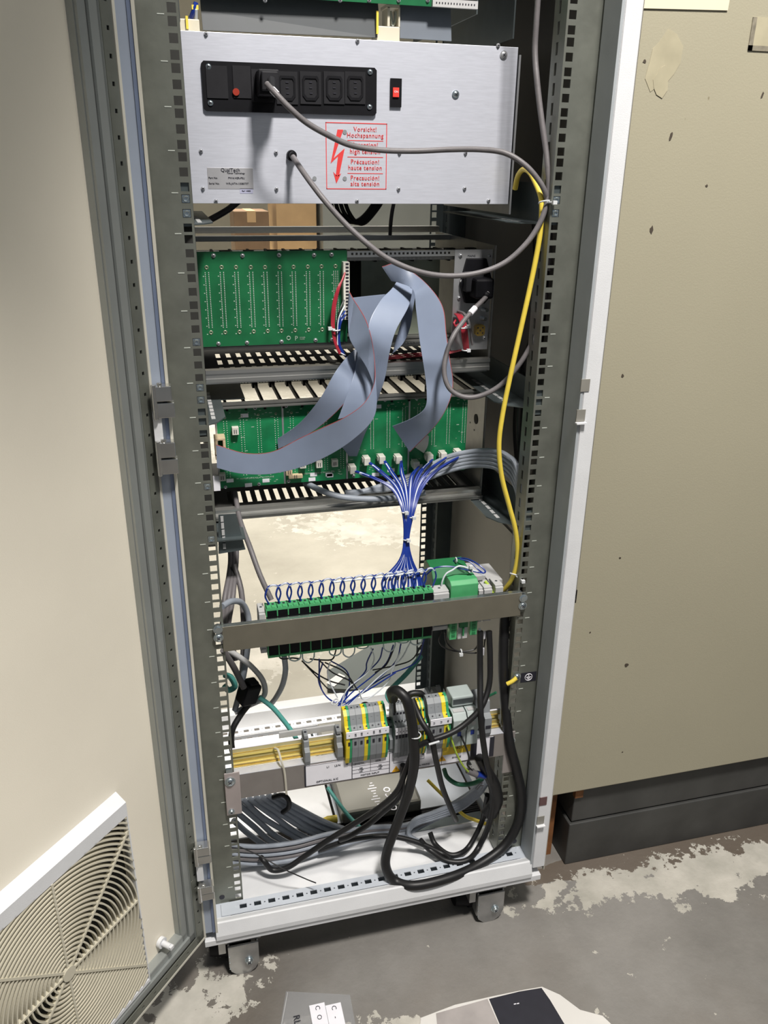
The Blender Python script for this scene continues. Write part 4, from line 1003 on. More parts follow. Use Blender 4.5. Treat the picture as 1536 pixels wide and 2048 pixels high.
# comb strip
b = MB(); b.box(-.166, .096, .0085, .0112, .6390, .6412)
for i in range(32): b.box(-.160+i*.0079, -.1562+i*.0079, .0095, .0112, .6412, .6436)
tag(b.build('bridge_comb', 'lightplastic'), 'pale grey comb strip between the relay modules and the upper cross bar', 'comb')
# end clamps and other blocks
def clamp(x0, x1, y0, y1, z0, z1, label, m='lightplastic', cat='end clamp', name='end_clamp', foot=True):
    t = thing(name, label, cat, ((x0+x1)/2, (y0+y1)/2, z0))
    b = MB(); b.box(x0, x1, y0, y1, z0, z1); b.box(x0, x1, y0+.003, y1-.003, z1, z1+.003)
    if foot: b.box(x0+.001, x1-.001, y0-.002, y0, z0+.002, z0+.008)
    b.build('clamp_body', m, t, bevel=.0008)
    b = MB(); b.cyl(((x0+x1)/2, (y0+y1)/2, z1+.003), ((x0+x1)/2, (y0+y1)/2, z1+.0034), min(.0022, (x1-x0)*.3), n=10); b.build('clamp_screw', 'zinc_bright', t); return t
clamp(-.1730, -.1640, .013, .045, .586, .652, 'light grey end clamp left of the row of black relay modules')
xg0 = at(866, 1190, .03).x; 
clamp(.0925, .1175, .013, .040, .588, .652, 'wide light grey clamp between the relay modules and the green power module')
clamp(.1655, .1730, .013, .045, .594, .650, 'narrow light grey terminal just right of the green plugs', cat='terminal', name='terminal_block')
clamp(.1745, .1880, .013, .045, .594, .650, 'light grey terminal carrying the two black cables', cat='terminal', name='terminal_block')
clamp(.1930, .2060, .013, .045, .596, .652, 'light grey end clamp at the right end of the upper cross bar')
# green power module
gmod = thing('power_module', 'green power module with sloped lid beside the relay row', 'power module', (.14, .06, .585))
pg = at(905, 1160, .03); 
b = MB(); b.prism([(.0130, .600), (.0130, .6635), (.020, .6690), (.040, .6690), (.046, .664), (.046, .600)], 'x', .1195, .1640); b.build('module_case', 'green', gmod, bevel=.001)
for q in ((.1185, .130, .572, .606), (.152, .1635, .576, .608)): MB().box(q[0], q[1], .006, .018, q[2], q[3]).build('green_plug', 'green', gmod, bevel=.0008)
for x_ in (.1215, .155):
    for k in range(4): MB().box(x_, x_+.0055, .0052, .0062, .578+.0068*k, .5825+.0068*k).build('plug_opening', 'green_dark', gmod)
b = MB(); b.box(.1335, .149, .010, .018, .570, .606); b.build('module_foot', 'lightplastic', gmod)
b = MB(); b.box(.1345, .148, .006, .012, .592, .606); b.box(.139, .1415, .004, .008, .578, .592); b.build('release_tab', 'green_dark', gmod)
g2 = thing('power_module', 'larger dark green power module standing behind the sloped one', 'power module', (.13, .12, .59))
b = MB(); b.prism([(.062, .600), (.062, .652), (.072, .6655), (.100, .6680), (.112, .660), (.112, .600)], 'x', .106, .166); b.build('module_case', 'green_dark', g2, bevel=.001)
b = MB(); b.box(.122, .160, .0612, .0630, .634, .652); b.build('module_lid', 'green', g2)
b = MB(); b.box(.0955, .225, .075, .110, .590, .600); b.box(.168, .190, .05, .10, .610, .655); b.box(.192, .215, .04, .10, .610, .650); tag(b.build('terminal_housing', 'lightplastic'), 'light grey terminal housings behind the right end of the upper cross bar', 'terminal')
# jumper wire loops over the relay row: each loop is one blue/white wire
b = None
for i in range(16):
    xa = RMX0+i*RMP+.004; xc = xa+RMP
    pts = [Vector((xa+.002, .026, .660)), Vector((xa-.003, .025, .674)), Vector((xa+.001, .025, .687)), Vector((xa+.006, .025, .690)), Vector((xc-.004, .025, .691)), Vector((xc+.001, .026, .687)), Vector((xc+.004, .028, .674)), Vector((xc, .029, .660))]
    for p in pts: p += Vector((0, 0, random.uniform(-.001, .001)))
    t = thing('jumper_wire', '%s blue jumper wire with white sleeve, counted from the left, looping over the relay modules' % ordn[i], 'wire', (xa, .04, .655), 'blue jumper wires over the relay modules')
    MB().tube(pts, .0014, 6, res=5).build('wire_jacket', 'blue', t, smooth_=True)
    MB().tube(pts[2:6], .0015, 6, res=5).build('white_sleeve', 'whitewire', t, smooth_=True)
# blue/white trunk harness from the seven plugs
hn = thing('wire_harness', 'blue and white paired wires gathered from seven white plugs down to the relay modules', 'wire harness', (.08, .1, .69))
plugs = [(703, 935), (731, 918), (761, 915), (794, 915), (829, 926), (856, 912), (883, 908), (913, 904)]
J1 = [(808, 1040), (812, 1045), (815, 1035), (818, 1050), (818, 1040), (824, 1030), (828, 1025), (832, 1020)]
for i, (px, py) in enumerate(plugs):
    c = at(px, py, B2Y-.006); b = MB(); b.box(c.x-.0050, c.x+.0050, B2Y-.020, B2Y-.0018, c.z-.0065, c.z+.0060); b.box(c.x-.0065, c.x-.005, B2Y-.014, B2Y-.004, c.z-.003, c.z+.004); b.build('white_plug', 'connector', hn, bevel=.0008)
    jx = 804+3.2*i; k1 = (px*.55+jx*.45, py*.5+(985)*.5-6)
    endx = 768+12*i if i < 4 else 790+7*i
    def route(dx, dy):
        s0 = (px+8+dx*.4, py+8+dy, B2Y-.022)
        mid = (px+(jx-px)*.42+dx, py+(985-py)*.42+dy, .138); mid2 = (px+(jx-px)*.80+dx, py+(985-py)*.85, .118)
        return path(s0, mid, mid2, (jx+dx*.5+1, 1020, .09), (809+1.6*i*.6+dx*.4, 1078, .08), (800+3.2*i+dx*.5, 1120, .07), (endx+dx, 1160, .06), (endx+dx*1.6, 1185, .05))
    MB().tube(route(-1.5, 0), .0015, 6).build('blue_wire', 'blue', hn, smooth_=True)
    MB().tube(route(1.5, 1.5), .0013, 6).build('white_wire' if i % 2 == 0 or i < 5 else 'blue_wire', 'whitewire' if i % 2 == 0 or i < 5 else 'blue', hn, smooth_=True)
    MB().tube(route(3.5, -1), .0015, 6).build('blue_wire', 'blue', hn, smooth_=True)
    if i in (0, 1, 2, 5):
        r_ = route(0, 0); MB().cyl(r_[0]+(r_[1]-r_[0])*.25, r_[0]+(r_[1]-r_[0])*.8, .0022, n=8).build('wire_marker', 'whitewire', hn)
for px, py, y in ((808, 1024, .088), (823, 1034, .088), (812, 1079, .079), (790, 1144, .065), (805, 1146, .065), (822, 1150, .065)): tie(hn, at(px, py, y), (0, .1, 1), .0042, at(px+5, py+2, y-.006))
# horizontal sleeve bundle along the row
MB().tube(path((660, 1165, .055), (720, 1158, .055), (780, 1152, .055), (830, 1144, .055), (850, 1142, .06)), .0016, 6).build('white_wire', 'whitewire', hn, smooth_=True)
# blue/white wires over the green modules
h2 = thing('wire_harness', 'short blue and white wires arching over the green power modules', 'wire harness', (.17, .05, .66))
MB().tube(path((852, 1150, .05), (870, 1136, .04), (900, 1133, .035), (935, 1140, .03), (965, 1146, .03), (970, 1141, .03), (955, 1128, .04), (935, 1118, .06), (915, 1117, .08), (905, 1124, .09)), .0013, 6).build('blue_wire', 'blue', h2, smooth_=True)
MB().tube(path((884, 1180, .035), (884, 1165, .03), (892, 1148, .03), (905, 1140, .03), (920, 1132, .03), (945, 1140, .03), (968, 1150, .03)), .0013, 6).build('white_wire', 'whitewire', h2, smooth_=True)
MB().tube(path((920, 1118, .06), (940, 1124, .05), (955, 1138, .04), (966, 1146, .03)), .0012, 6).build('blue_wire', 'blue', h2, smooth_=True)
tie(h2, at(943, 1140, .03), (1, 0, 0), .004, at(942, 1134, .026)); tie(h2, at(912, 1120, .08), (1, 0, 0), .004)
MB().tube(path((970, 1162, .03), (978, 1172, .025), (986, 1188, .02)), .0022, 8).build('yellow_green_wire', 'ygwire', h2, smooth_=True)
# black small loop wires under the green module
t = thing('wire_loop', 'thin black wires looped under the green power module and tied in the middle', 'wire', (.15, .02, .53))
MB().tube(path((884, 1262, .02), (878, 1280, .02), (888, 1295, .02), (915, 1303, .02), (945, 1300, .02), (955, 1290, .02), (960, 1265, .02)), .0012, 6).build('black_wire', 'blackrubber', t, smooth_=True)
MB().tube(path((890, 1265, .02), (893, 1285, .02), (910, 1300, .018), (940, 1306, .018), (964, 1302, .018), (970, 1280, .018), (972, 1262, .02)), .0012, 6).build('black_wire', 'blackrubber', t, smooth_=True)
tie(t, at(922, 1303, .019), (1, 0, 0), .0035, at(922, 1309, .016))
for px, py in ((959, 1264), (969, 1270), (966, 1303)): c = at(px, py, .016); MB().cb(c, .0035, .003, .013).build('wire_marker', 'label', t)

# ================================================================== LOWER BAR + DIN RAIL + TERMINALS
lbz0, lbz1 = .3385, .3850
lb2 = thing('terminal_bar', 'lower steel bar with printed terminal label and yellow rail behind', 'mounting bar', (0, 0, .33))
b = MB(); b.box(-.2275, .2230, -.0045, -.003, lbz0, lbz1); b.box(-.2275, .2230, -.003, .012, lbz1-.0015, lbz1); b.box(-.2275, .2230, -.003, .012, lbz0, lbz0+.0015); b.build('bar_face', 'bar2', lb2, bevel=.0006)
b = MB(); b.box(-.2275, .2230, -.0046, .010, lbz1, lbz1+.0006); b.build('top_edge', 'alu', lb2)
b = MB(); b.box(-.2275, .2200, .0200, .0212, .4075, .4150); b.box(-.2275, .2200, .0200, .0212, .3865, .3930); b.box(-.2275, .2200, .0265, .0277, .3920, .4085); b.box(-.2275, .2200, .0200, .0277, .4065, .4075); b.box(-.2275, .2200, .0200, .0277, .3925, .3935); b.box(-.2275, .2200, .0120, .0215, .3852, .3866); b.box(-.2275, .2200, .0150, .0160, .3866, .3900); b.build('din_rail', 'goldrail', lb2)
b = MB(); b.box(-.2275, .2200, .0192, .0200, .4060, .4072); b.box(-.2275, .2200, .0192, .0200, .3932, .3942); b.box(-.2275, .2200, .0135, .0142, .3866, .3884); b.build('rail_ridge', 'brass', lb2)
b = MB(); b.box(-.2275, .2200, .0195, .0222, .4150, .4158); b.build('rail_edge', 'label', lb2)
b = MB(); b.box(-.150, -.060, .030, .034, .415, .425); b.build('rail_backing', 'lightplastic', lb2)
# left mounting plate with screws
p0 = at(460, 1562, -.005)
b = MB(); b.box(p0.x-.0085, p0.x+.015, -.0065, -.0045, p0.z-.066, p0.z+.016); o = b.build('mounting_plate', mat('pink_steel_plate', (.50, .44, .43), .4, .4), lb2, bevel=.0012); screw(p0+Vector((0, -.0015, 0)), o, .0068); screw(at(463, 1623, -.0065), o, .0042)
b = MB(); b.box(p0.x-.005, p0.x+.005, -.006, -.001, p0.z+.012, p0.z+.022); b.build('clip_nut', 'zinc_bright', lb2)
p0 = at(1022, 1479, -.002); b = MB(); b.box(.2215, .240, -.0045, -.002, .300, .385); b.build('mounting_plate', mat('pink_steel_plate_right', (.36, .33, .32), .4, .4), lb2, bevel=.001); screw((.2335, -.0045, p0.z), lb2, .0056)
# label strip
ly = -.0052
ls0 = at(611, 1570, ly).x; ls1 = at(985, 1500, ly).x
lbm = MB(); lbm.box(ls0, ls1, ly, -.0045, lbz0+.0035, lbz1-.0030); LS = lbm.build('printed_label_strip', 'label', lb2)
b = MB()
def lx(px, py=1530): return at(px, py, ly).x
z0_, z1_ = lbz0+.0035, lbz1-.003
b.box(ls0-.0012, ls0+.0012, ly-.0004, ly, z0_-.0006, z1_+.0006)
for a_, b_ in ((z1_-.0005, z1_), (z0_, z0_+.0005)): b.box(ls0, ls1, ly-.0003, ly, a_, b_)
x1_, x2_, x3_ = lx(704), lx(741), lx(779); x5 = lx(884, 1500); x6 = lx(941, 1500); x7 = lx(953, 1500)
for x_ in (x1_, x3_): b.box(x_-.0006, x_+.0006, ly-.0003, ly, z0_, z1_)
b.box(x2_-.0003, x2_+.0003, ly-.0003, ly, z0_+.010, z1_)
for xa, xc, zz in ((x1_, x3_, z0_+.010), (x1_, x3_, z0_+.0235), (x1_, x3_, z0_+.017)): b.box(xa, xc, ly-.0003, ly, zz-.0002, zz+.0002)
b.box(x5-.0004, x5+.0004, ly-.0003, ly, z0_, z1_)
xa, xc = lx(787, 1520), lx(848, 1510)
for q in ((xa, xc, z1_-.004, z1_-.0035), (xa, xc, z0_+.018, z0_+.0185)): b.box(q[0], q[1], ly-.0003, ly, q[2], q[3])
for x_ in (xa, xc): b.box(x_, x_+.0005, ly-.0003, ly, z0_+.018, z1_-.0035)
b.box(x6, x7, ly-.0005, ly, z0_, z1_); b.box(ls1-.006, ls1+.002, ly-.0005, ly, z0_, z1_)
b.build('label_lines', 'ink', LS)
yb = MB(); yb.box(x5+.001, x6-.0005, ly-.0003, ly, z0_+.018, z1_-.0015); yb.build('yellow_field', mat('yellow_print', (.85, .60, .03), .5), LS)
zc = lambda f: z0_+(z1_-z0_)*f
def lt(s_, px, f, sz=.0048, al='CENTER', m='ink'): text(s_, sz, (lx(px), ly-.0004, zc(f)), X, Z, M[m], LS, align=al)
lt('L1', 656, .80); lt('L2/N', 675, .80); lt('OPTIONAL A/C', 654, .14, .0052)
lt('L1 L2/N', 716, .90, .0042); lt('LENGTH', 717, .72, .0046); lt('208\nV 230\n240', 722, .40, .0034); lt('MOTOR INPUT', 740, .12, .0046)
lt('L1 L2/N', 754, .90, .0042); lt('SIDE', 756, .72, .0046); lt('208\nV 230\n240', 760, .40, .0034)
lt('L1', 797, .74, .0046); lt('INTERNAL MAINS', 838, .14, .0046); lt('240V', 915, .72, .0085); lt('50/60HZ', 912, .26, .0044); lt('PC', 966, .35, .006)
for px, f in ((694, .80), (730, .90), (768, .90), (845, .70)):
    c = Vector((lx(px), ly-.0003, zc(f))); b = MB(); b.ring(c, (0, 1, 0), .0019, .0003, n=14, k=4); b.box(c.x-.0003, c.x+.0003, ly-.0005, ly, c.z-.0012, c.z+.0014); b.box(c.x-.0011, c.x+.0011, ly-.0005, ly, c.z-.0004, c.z); b.build('earth_symbol', 'ink', LS)
for px, py in ((792, 1538), (884, 1517)):
    c = at(px, py, ly); s_ = .0072; b = MB(); b.sheet([(c.x-s_, ly, c.z-s_*.75), (c.x+s_, ly, c.z-s_*.75), (c.x, ly, c.z+s_*.9)], .0003, (0, -1, 0)); b.build('warning_triangle', 'warn', LS)
    text('!', .0085, (c.x, ly-.0005, c.z-.0004), X, Z, M['ink'], LS, align='CENTER')
# terminal blocks
PROF = [(.020, .3860), (.004, .3790), (-.010, .3790), (-.0145, .392), (-.0165, .412), (-.0165, .432), (-.0125, .4420), (-.004, .4455), (.002, .4600), (.010, .4660), (.020, .4660), (.0235, .4640), (.0235, .3860)]
def tblock(x0, w_, kind, label, group='terminal blocks on the lower rail', prof=PROF):
    t = thing('terminal_block', label, 'terminal', (x0, 0, .379), group)
    if kind == 'yg':
        b = MB(); b.prism(prof, 'x', x0, x0+w_*.58, 0); b.prism([(y+.0006, z-.0004) for y, z in prof], 'x', x0+w_*.58, x0+w_-.0002, 1); b.build('block_body', ['yplastic', 'gplastic'], t)
    else: b = MB(); b.prism(prof, 'x', x0, x0+w_-.0003, 0); b.build('block_body', 'greyplastic', t)
    b = MB(); xm = x0+w_/2
    b.box(xm-.0017, xm+.0017, -.0172, -.0160, .4175, .4240); b.cyl((xm, .014, .4658), (xm, .014, .4666), .0014, n=8); b.cyl((xm, -.0085, .4436), (xm, -.0090, .4446), .0014, n=8)
    b.box(xm-.0015, xm+.0015, -.0004, .0002, .4505, .4545); b.build('wire_entry', 'ink', t); return t
def span(px0, px1, y=-.015, py=1470): return at(px0, py+(735-px0)*.16, y).x, at(px1, py+(735-px1)*.16, y).x
xa, xc = span(692, 777)
w_ = (xc-xa)/7
names = ['yg', 'g', 'g', 'yg', 'g', 'g', 'yg']; lab = {'yg': 'yellow and green striped earth terminal', 'g': 'grey terminal'}
where = ['at the left end of the seven-block group', 'just right of the leftmost striped terminal', 'just left of the middle striped terminal', 'in the middle of the seven-block group', 'just right of the middle striped terminal', 'just left of the third striped terminal', 'at the right end of the seven-block group']
for i, k in enumerate(names): tblock(xa+i*w_, w_, k, lab[k]+' '+where[i])
def marker(x0, x1, label, txt, z0=.4325, z1=.4440, y=-.0178):
    t = thing('marker_strip', label, 'label', ((x0+x1)/2, y, z0)); b = MB(); b.box(x0, x1, y-.0006, y+.0012, z0, z1); b.build('strip', 'label', t)
    n = len(txt)
    for i, s_ in enumerate(txt): text(s_, .0042, (x0+(i+.5)*(x1-x0)/n, y-.0008, (z0+z1)/2), Z, -X, M['ink'], t, align='CENTER')
marker(xa, xc, 'long white marker strip across the seven-block terminal group', ['+', 'L01', 'L02', '+', 'L03', 'L04', '+'])
def endclamp(px, w_, label, y=-.012):
    x0 = at(px, 1490, y).x; t = thing('end_clamp', label, 'end clamp', (x0, 0, .379)); b = MB()
    b.prism([(.0235, .386), (.006, .3790), (-.004, .3790), (-.008, .392), (-.008, .410), (.000, .4130), (.001, .424), (.0235, .430)], 'x', x0, x0+w_); b.box(x0+.001, x0+w_-.001, .002, .02, .428, .434); b.build('clamp_body', 'greyplastic', t, bevel=.0007)
    b = MB(); b.cyl((x0+w_/2, .012, .434), (x0+w_/2, .012, .4344), .0022, n=10); b.build('clamp_screw', 'ink', t)
endclamp(610, .0085, 'grey end clamp standing alone on the bare yellow rail'); endclamp(676, .0090, 'grey end clamp just left of the seven-block terminal group')
endclamp(781, .0082, 'grey end clamp just right of the seven-block terminal group')
# narrow mixed terminals
xa, xc = span(790, 822); w_ = (xc-xa)/5
prof2 = [(y, z-.004) for y, z in PROF]
for i in range(5): tblock(xa+i*w_, w_, 'g', '%s narrow grey terminal from the left in the shaded group behind the thick black cable' % ordn[i], 'narrow terminal blocks in the middle', prof2)
for i in range(5):
    t = thing('terminal_marker', 'x', 'label', (xa+i*w_, -.018, .428), 'single white markers on the narrow terminals'); t['label'] = '%s small white marker from the left on the narrow terminals' % ordn[i]
    MB().box(xa+i*w_+.0004, xa+(i+1)*w_-.0006, -.0184, -.0165, .4255, .4375).build('tag_plate', 'label', t); c = Vector((xa+(i+.5)*w_, -.0187, .431)); MB().cyl(c, c+Y*.0006, .0009, n=6).build('print_dot', 'ink', t)
xa, xc = span(828, 855); w_ = (xc-xa)/4
for i in range(4): tblock(xa+i*w_, w_, 'yg', '%s narrow striped earth terminal from the left beside the thick black cable' % ordn[i], 'narrow striped terminals in the middle', prof2)
marker(xa+.002, xc, 'short white marker strip on the narrow striped terminals', ['o', '*'], .427, .438)
xa, xc = span(860, 902); w_ = (xc-xa)/3
for i, k in enumerate(('g', 'g', 'yg')): tblock(xa+i*w_, w_, k, ['left grey terminal of the three-block group beside the breakers', 'middle grey terminal of the three-block group beside the breakers', 'striped earth terminal between the grey pair and the breakers'][i])
marker(xa, xc, 'short white marker strip on the three-block group beside the breakers', ['L1', 'L2', 'PE'])
# breakers
for k, (pa, pb) in enumerate(((905, 933), (934, 957))):
    x0, x1 = span(pa, pb); t = thing('circuit_breaker', ['pale grey breaker with a blue wire entry, left of the pair', 'pale grey breaker with a blue wire entry, right of the pair'][k], 'breaker', (x0, 0, .378))
    pr = [(.0235, .384), (-.010, .378), (-.017, .384), (-.017, .412), (-.020, .416), (-.020, .436), (-.012, .4450), (.0, .4460), (.0235, .440)]
    b = MB(); b.prism(pr, 'x', x0+.0003, x1-.0004); b.build('breaker_case', 'breaker', t, bevel=.0008)
    b = MB(); xm = (x0+x1)/2; b.box(xm-.003, xm+.003, -.0180, -.0165, .404, .4120); b.build('blue_entry', 'blue', t)
    b = MB(); b.cyl((xm, -.0195, .428), (xm, -.0206, .428), .0038, n=14); b.build('breaker_button', 'lightplastic', t)
    b = MB(); b.box(x0+.003, x1-.003, -.010, -.002, .4445, .4466); b.build('lever_slot', 'lightplastic', t)
# larger pale block behind the breakers and grey end blocks
t = thing('contactor', 'pale teal-grey block with a dark window standing behind the breakers', 'module', (.17, .05, .42)); b = MB(); b.box(.127, .1635, .0015, .034, .4475, .466); b.build('module_case', 'breaker', t, bevel=.002); b = MB(); b.box(.1285, .162, .0007, .0020, .4530, .4620); b.build('dark_window', 'darksteel', t)
for k, (pa, pb, z1) in enumerate(((957, 972, .455), (973, 988, .448))):
    x0, x1 = span(pa, pb); t = thing('terminal_block', ['dark grey stepped terminal right beside the breakers', 'dark grey stepped terminal at the right end of the yellow rail'][k], 'terminal', (x0, 0, .38))
    MB().prism([(.0235, .386), (-.004, .380), (-.010, .395), (-.010, .424), (.0, .428), (.004, z1), (.0235, z1+.006)], 'x', x0, x1-.0004).build('block_body', 'greyplastic', t, bevel=.0008)
    MB().box(x0+.002, x1-.002, -.0106, -.0098, .404, .410).build('wire_entry', 'ink', t)

# ================================================================== CABLES IN THE LOWER BAY
def cab_(name, label, pts, r, m, res=8, n=10, cat='cable', group=None): return cable(name, label, cat, pts, r, m, n, res, group)
BLK = 'blackrubber'
thick = cab_('mains_cable', 'thickest black cable, arching over the terminals and looping through the base',
     path((786, 1398, .0), (783, 1385, -.01), (795, 1382, -.022), (813, 1400, -.035), (823, 1440, -.042), (828, 1490, -.043), (828, 1530, -.04), (818, 1580, -.03), (797, 1640, -.02), (775, 1700, -.015), (772, 1735, -.02), (790, 1762, -.025), (830, 1771, -.030), (900, 1755, -.028), (960, 1728, -.022), (1010, 1690, -.014), (1038, 1640, -.008), (1043, 1590, -.008), (1033, 1540, -.008), (1018, 1480, -.006), (1010, 1400, .01), (1006, 1330, .015), (1010, 1230, .03), (1018, 1190, .05)), .0082, BLK, n=12)
MB().cyl(at(788, 1395, .0), at(790, 1425, -.002), .002, n=6).build('inner_core', BLK, thick)
tie(thick, at(830, 1470, -.043), (0, 0, 1), .009)
cab_('mains_cable', 'black cable curving down from the upper clamps leftwards across the terminals', path((978, 1262, .012), (980, 1320, .0), (978, 1370, -.01), (962, 1415, -.025), (930, 1448, -.032), (900, 1467, -.036), (865, 1480, -.036), (845, 1488, -.032), (828, 1500, -.028), (812, 1540, -.025), (795, 1580, -.02), (765, 1610, -.005), (720, 1640, .01), (660, 1678, .02), (610, 1712, .03), (575, 1735, .03), (545, 1740, .035), (528, 1722, .04), (522, 1715, .05)), .0048, BLK)
cab_('mains_cable', 'black cable hanging straight down beside the breakers to the tied bundle on the right', path((960, 1262, .014), (960, 1340, .0), (962, 1440, -.035), (972, 1520, -.03), (985, 1580, -.01), (980, 1640, .0), (960, 1690, .01), (935, 1720, .012), (895, 1722, .015), (860, 1700, .02), (840, 1680, .03)), .0050, BLK)
cab_('mains_cable', 'black cable from the left of the crossing tie dropping steeply into the base', path((825, 1400, .01), (842, 1440, -.022), (862, 1475, -.038), (872, 1520, -.032), (885, 1575, -.01), (905, 1625, .02), (912, 1640, .04)), .0048, BLK)
cab_('mains_cable', 'black cable crossing low from the centre base to the left', path((806, 1530, -.012), (800, 1590, .0), (765, 1625, .02), (735, 1650, .03), (700, 1672, .04), (680, 1680, .05)), .0048, BLK)
cab_('mains_cable', 'black cable forming the inner hanging loop at the right of the base', path((975, 1590, .01), (965, 1640, .03), (940, 1690, .03), (918, 1708, .03), (895, 1708, .03), (870, 1688, .04), (860, 1665, .05)), .0046, BLK)
cab_('mains_cable', 'black cable snaking low from the left across the white base plate', path((640, 1700, .06), (700, 1680, .05), (770, 1672, .04), (830, 1683, .03), (880, 1705, .02), (900, 1717, .015)), .0046, BLK)
xt = thing('cable_tie', 'white nylon tie where two black cables cross over the terminals', 'cable tie', (.1, -.04, .4)); b = MB(); b.tube(path((858, 1489, -.045), (868, 1486, -.046), (878, 1483, -.043)), .0018, 6, res=1); b.build('tie_band', 'tie', xt)
# black tape bundle
t = thing('taped_bundle', 'black taped cable knot beside the right rail under the breakers', 'cable bundle', (.2, .01, .24)); MB().tube(path((958, 1515, -.015), (975, 1545, -.012), (988, 1570, -.008), (992, 1600, .0), (980, 1625, .01)), [.008, .014], 10).build('tape_wrap', BLK, t, smooth_=True)
MB().tube(path((955, 1548, -.018), (970, 1552, -.016)), .0055, 8, res=1).build('blue_tape', 'blue', t, smooth_=True)
cab_('earth_wire', 'yellow-green earth wire dropping from the striped terminal to the taped sheath', path((895, 1450, -.02), (902, 1475, -.03), (912, 1505, -.03), (925, 1530, -.026), (938, 1545, -.02)), .0016, 'ygwire', cat='wire')
cab_('core_wire', 'black core wire from the left breaker curving down to the taped sheath', path((922, 1472, -.018), (930, 1490, -.026), (938, 1515, -.026), (935, 1530, -.022), (948, 1545, -.018)), .0016, BLK, cat='wire')
cab_('sheathed_cable', 'dark sheathed cable end lying right of the printed strip', path((935, 1541, -.018), (955, 1549, -.016), (975, 1552, -.012)), .0055, 'greycable')
cab_('earth_wire', 'dark green cable curving under the printed strip at the right', path((888, 1538, .04), (895, 1555, .035), (915, 1568, .03), (940, 1568, .02), (960, 1560, .015), (975, 1540, .02)), .0040, 'greenwire')
cab_('earth_wire', 'teal earth cable dropping to a hook behind the terminals', path((842, 1312, .12), (815, 1345, .10), (790, 1370, .08), (776, 1385, .06), (778, 1400, .045), (795, 1415, .035)), .0042, 'teal')
cab_('earth_wire', 'teal earth wire curving from the black plug down to the yellow rail', path((518, 1394, .07), (545, 1415, .065), (568, 1442, .06), (585, 1465, .052), (597, 1485, .042)), .0040, 'teal')
cab_('earth_wire', 'short green wire stub with white tip in front of the right rail', path((962, 1400, .02), (978, 1392, .012), (992, 1385, .005)), .0022, 'greenwire', cat='wire')
cab_('earth_lug_wire', 'short yellow wire stub at the right rail screw', path((1014, 1368, -.004), (1024, 1363, -.006), (1033, 1356, -.006)), .0035, 'yellow', cat='wire')
screw(at(1034, 1353, -.001), cab, .0050)
cab_('network_cable', 'teal network cable sloping across the left of the router', path((655, 1575, .18), (680, 1610, .15), (705, 1640, .12), (735, 1668, .095)), .0036, 'teal')
# yellow plug
t = thing('cable_plug', 'yellow plug lying on the white rear base plate', 'plug', (-.04, .2, .11)); p0 = at(643, 1641, .150); p1 = at(674, 1637, .150); b = MB(); b.cyl(p0, p0+(p1-p0)*.35, .003, .0065, n=10); b.cyl(p0+(p1-p0)*.35, p1, .0068, n=10); b.build('plug_body', 'yellow', t, smooth_=True)
cab_('network_cable', 'yellow cable piece crossing behind black cables at the lower right', path((855, 1560, .14), (880, 1585, .12), (925, 1628, .08), (950, 1640, .06), (985, 1652, .05)), .0032, 'yellow')
# grey bundles
random.seed(11)
G2 = 'greycable2'
for i in range(9):
    x0 = 478+i*4; e = [(560, 1715), (585, 1710), (600, 1705), (622, 1700), (640, 1695), (662, 1690), (685, 1688), (700, 1682), (715, 1675)][i]
    s0 = [(466, 1640), (468, 1620), (475, 1606), (485, 1598), (497, 1596), (510, 1594), (522, 1593), (535, 1590), (548, 1590)][i]
    j = [random.uniform(-5, 5) for _ in range(4)]
    pts = path((s0[0], s0[1], .10), ((s0[0]*2+e[0])/3+j[0], (s0[1]*2+e[1])/3+2+j[1]*.6, .095), ((s0[0]+e[0]*2)/3+j[2], (s0[1]+e[1]*2)/3+3+j[3]*.6, .088), (e[0], e[1]-12, .082), (e[0]+60, e[1]-20, .085))
    cab_('signal_cable', '%s light grey cable from the left in the fan at the lower left' % ordn[i], pts, .0052, G2, n=8, group='light grey cables fanning through the base')
for i in range(5):
    dy = i*8.5
    pts = path((462, 1690+dy, .055), (520, 1693+dy, .058), (590, 1685+dy, .065), (660, 1667+dy*.9, .070), (740, 1655+dy*.6, .075), (810, 1650+dy*.5, .08), (850, 1632+dy*.5, .085), (900, 1610+dy*.4, .07), (940, 1585+dy*.35, .045), (965, 1560+dy*.3, .02))
    cab_('signal_cable', '%s grey cable, counted from the back, in the long bundle lying across the base' % ordn[i], pts, .0040, 'greycable2' if i % 2 == 0 else 'greycable', n=8, group='grey cables lying across the base')
for i in range(4):
    pts = path((852, 1690, .055), (818, 1672-i, .06), (828, 1650-i*3, .065), (870, 1636-i*4, .06), (920, 1618-i*5, .05), (955, 1592-i*5, .03), (975, 1566-i*4, .015))
    cab_('signal_cable', '%s grey cable of the flat bundle rising to the taped knot' % ordn[i], pts, .0040, G2, n=8, group='grey cables rising to the taped knot')
# bundle right of lower chassis
for i in range(5):
    pts = path((690, 985+i*2, .172), (780, 978-i*3, .172), (840, 962-i*5, .170), (895, 942-i*7, .165), (945, 931-i*7, .15), (990, 934-i*8, .11), (1018, 950-i*9, .07), (1034, 980-i*11, .045), (1042, 1030-i*4, .045))
    cab_('signal_cable', '%s pale blue-grey cable from the bottom in the arc right of the lower chassis' % ordn[i], pts, .0043, G2, n=8, group='pale cables arching right of the lower chassis')
cab_('signal_cable', 'pale grey cable drooping along the front rail of the lower chassis', path((610, 965, .20), (640, 980, .165), (680, 993, .150), (730, 998, .148), (790, 996, .148), (850, 985, .148)), .0050, G2)
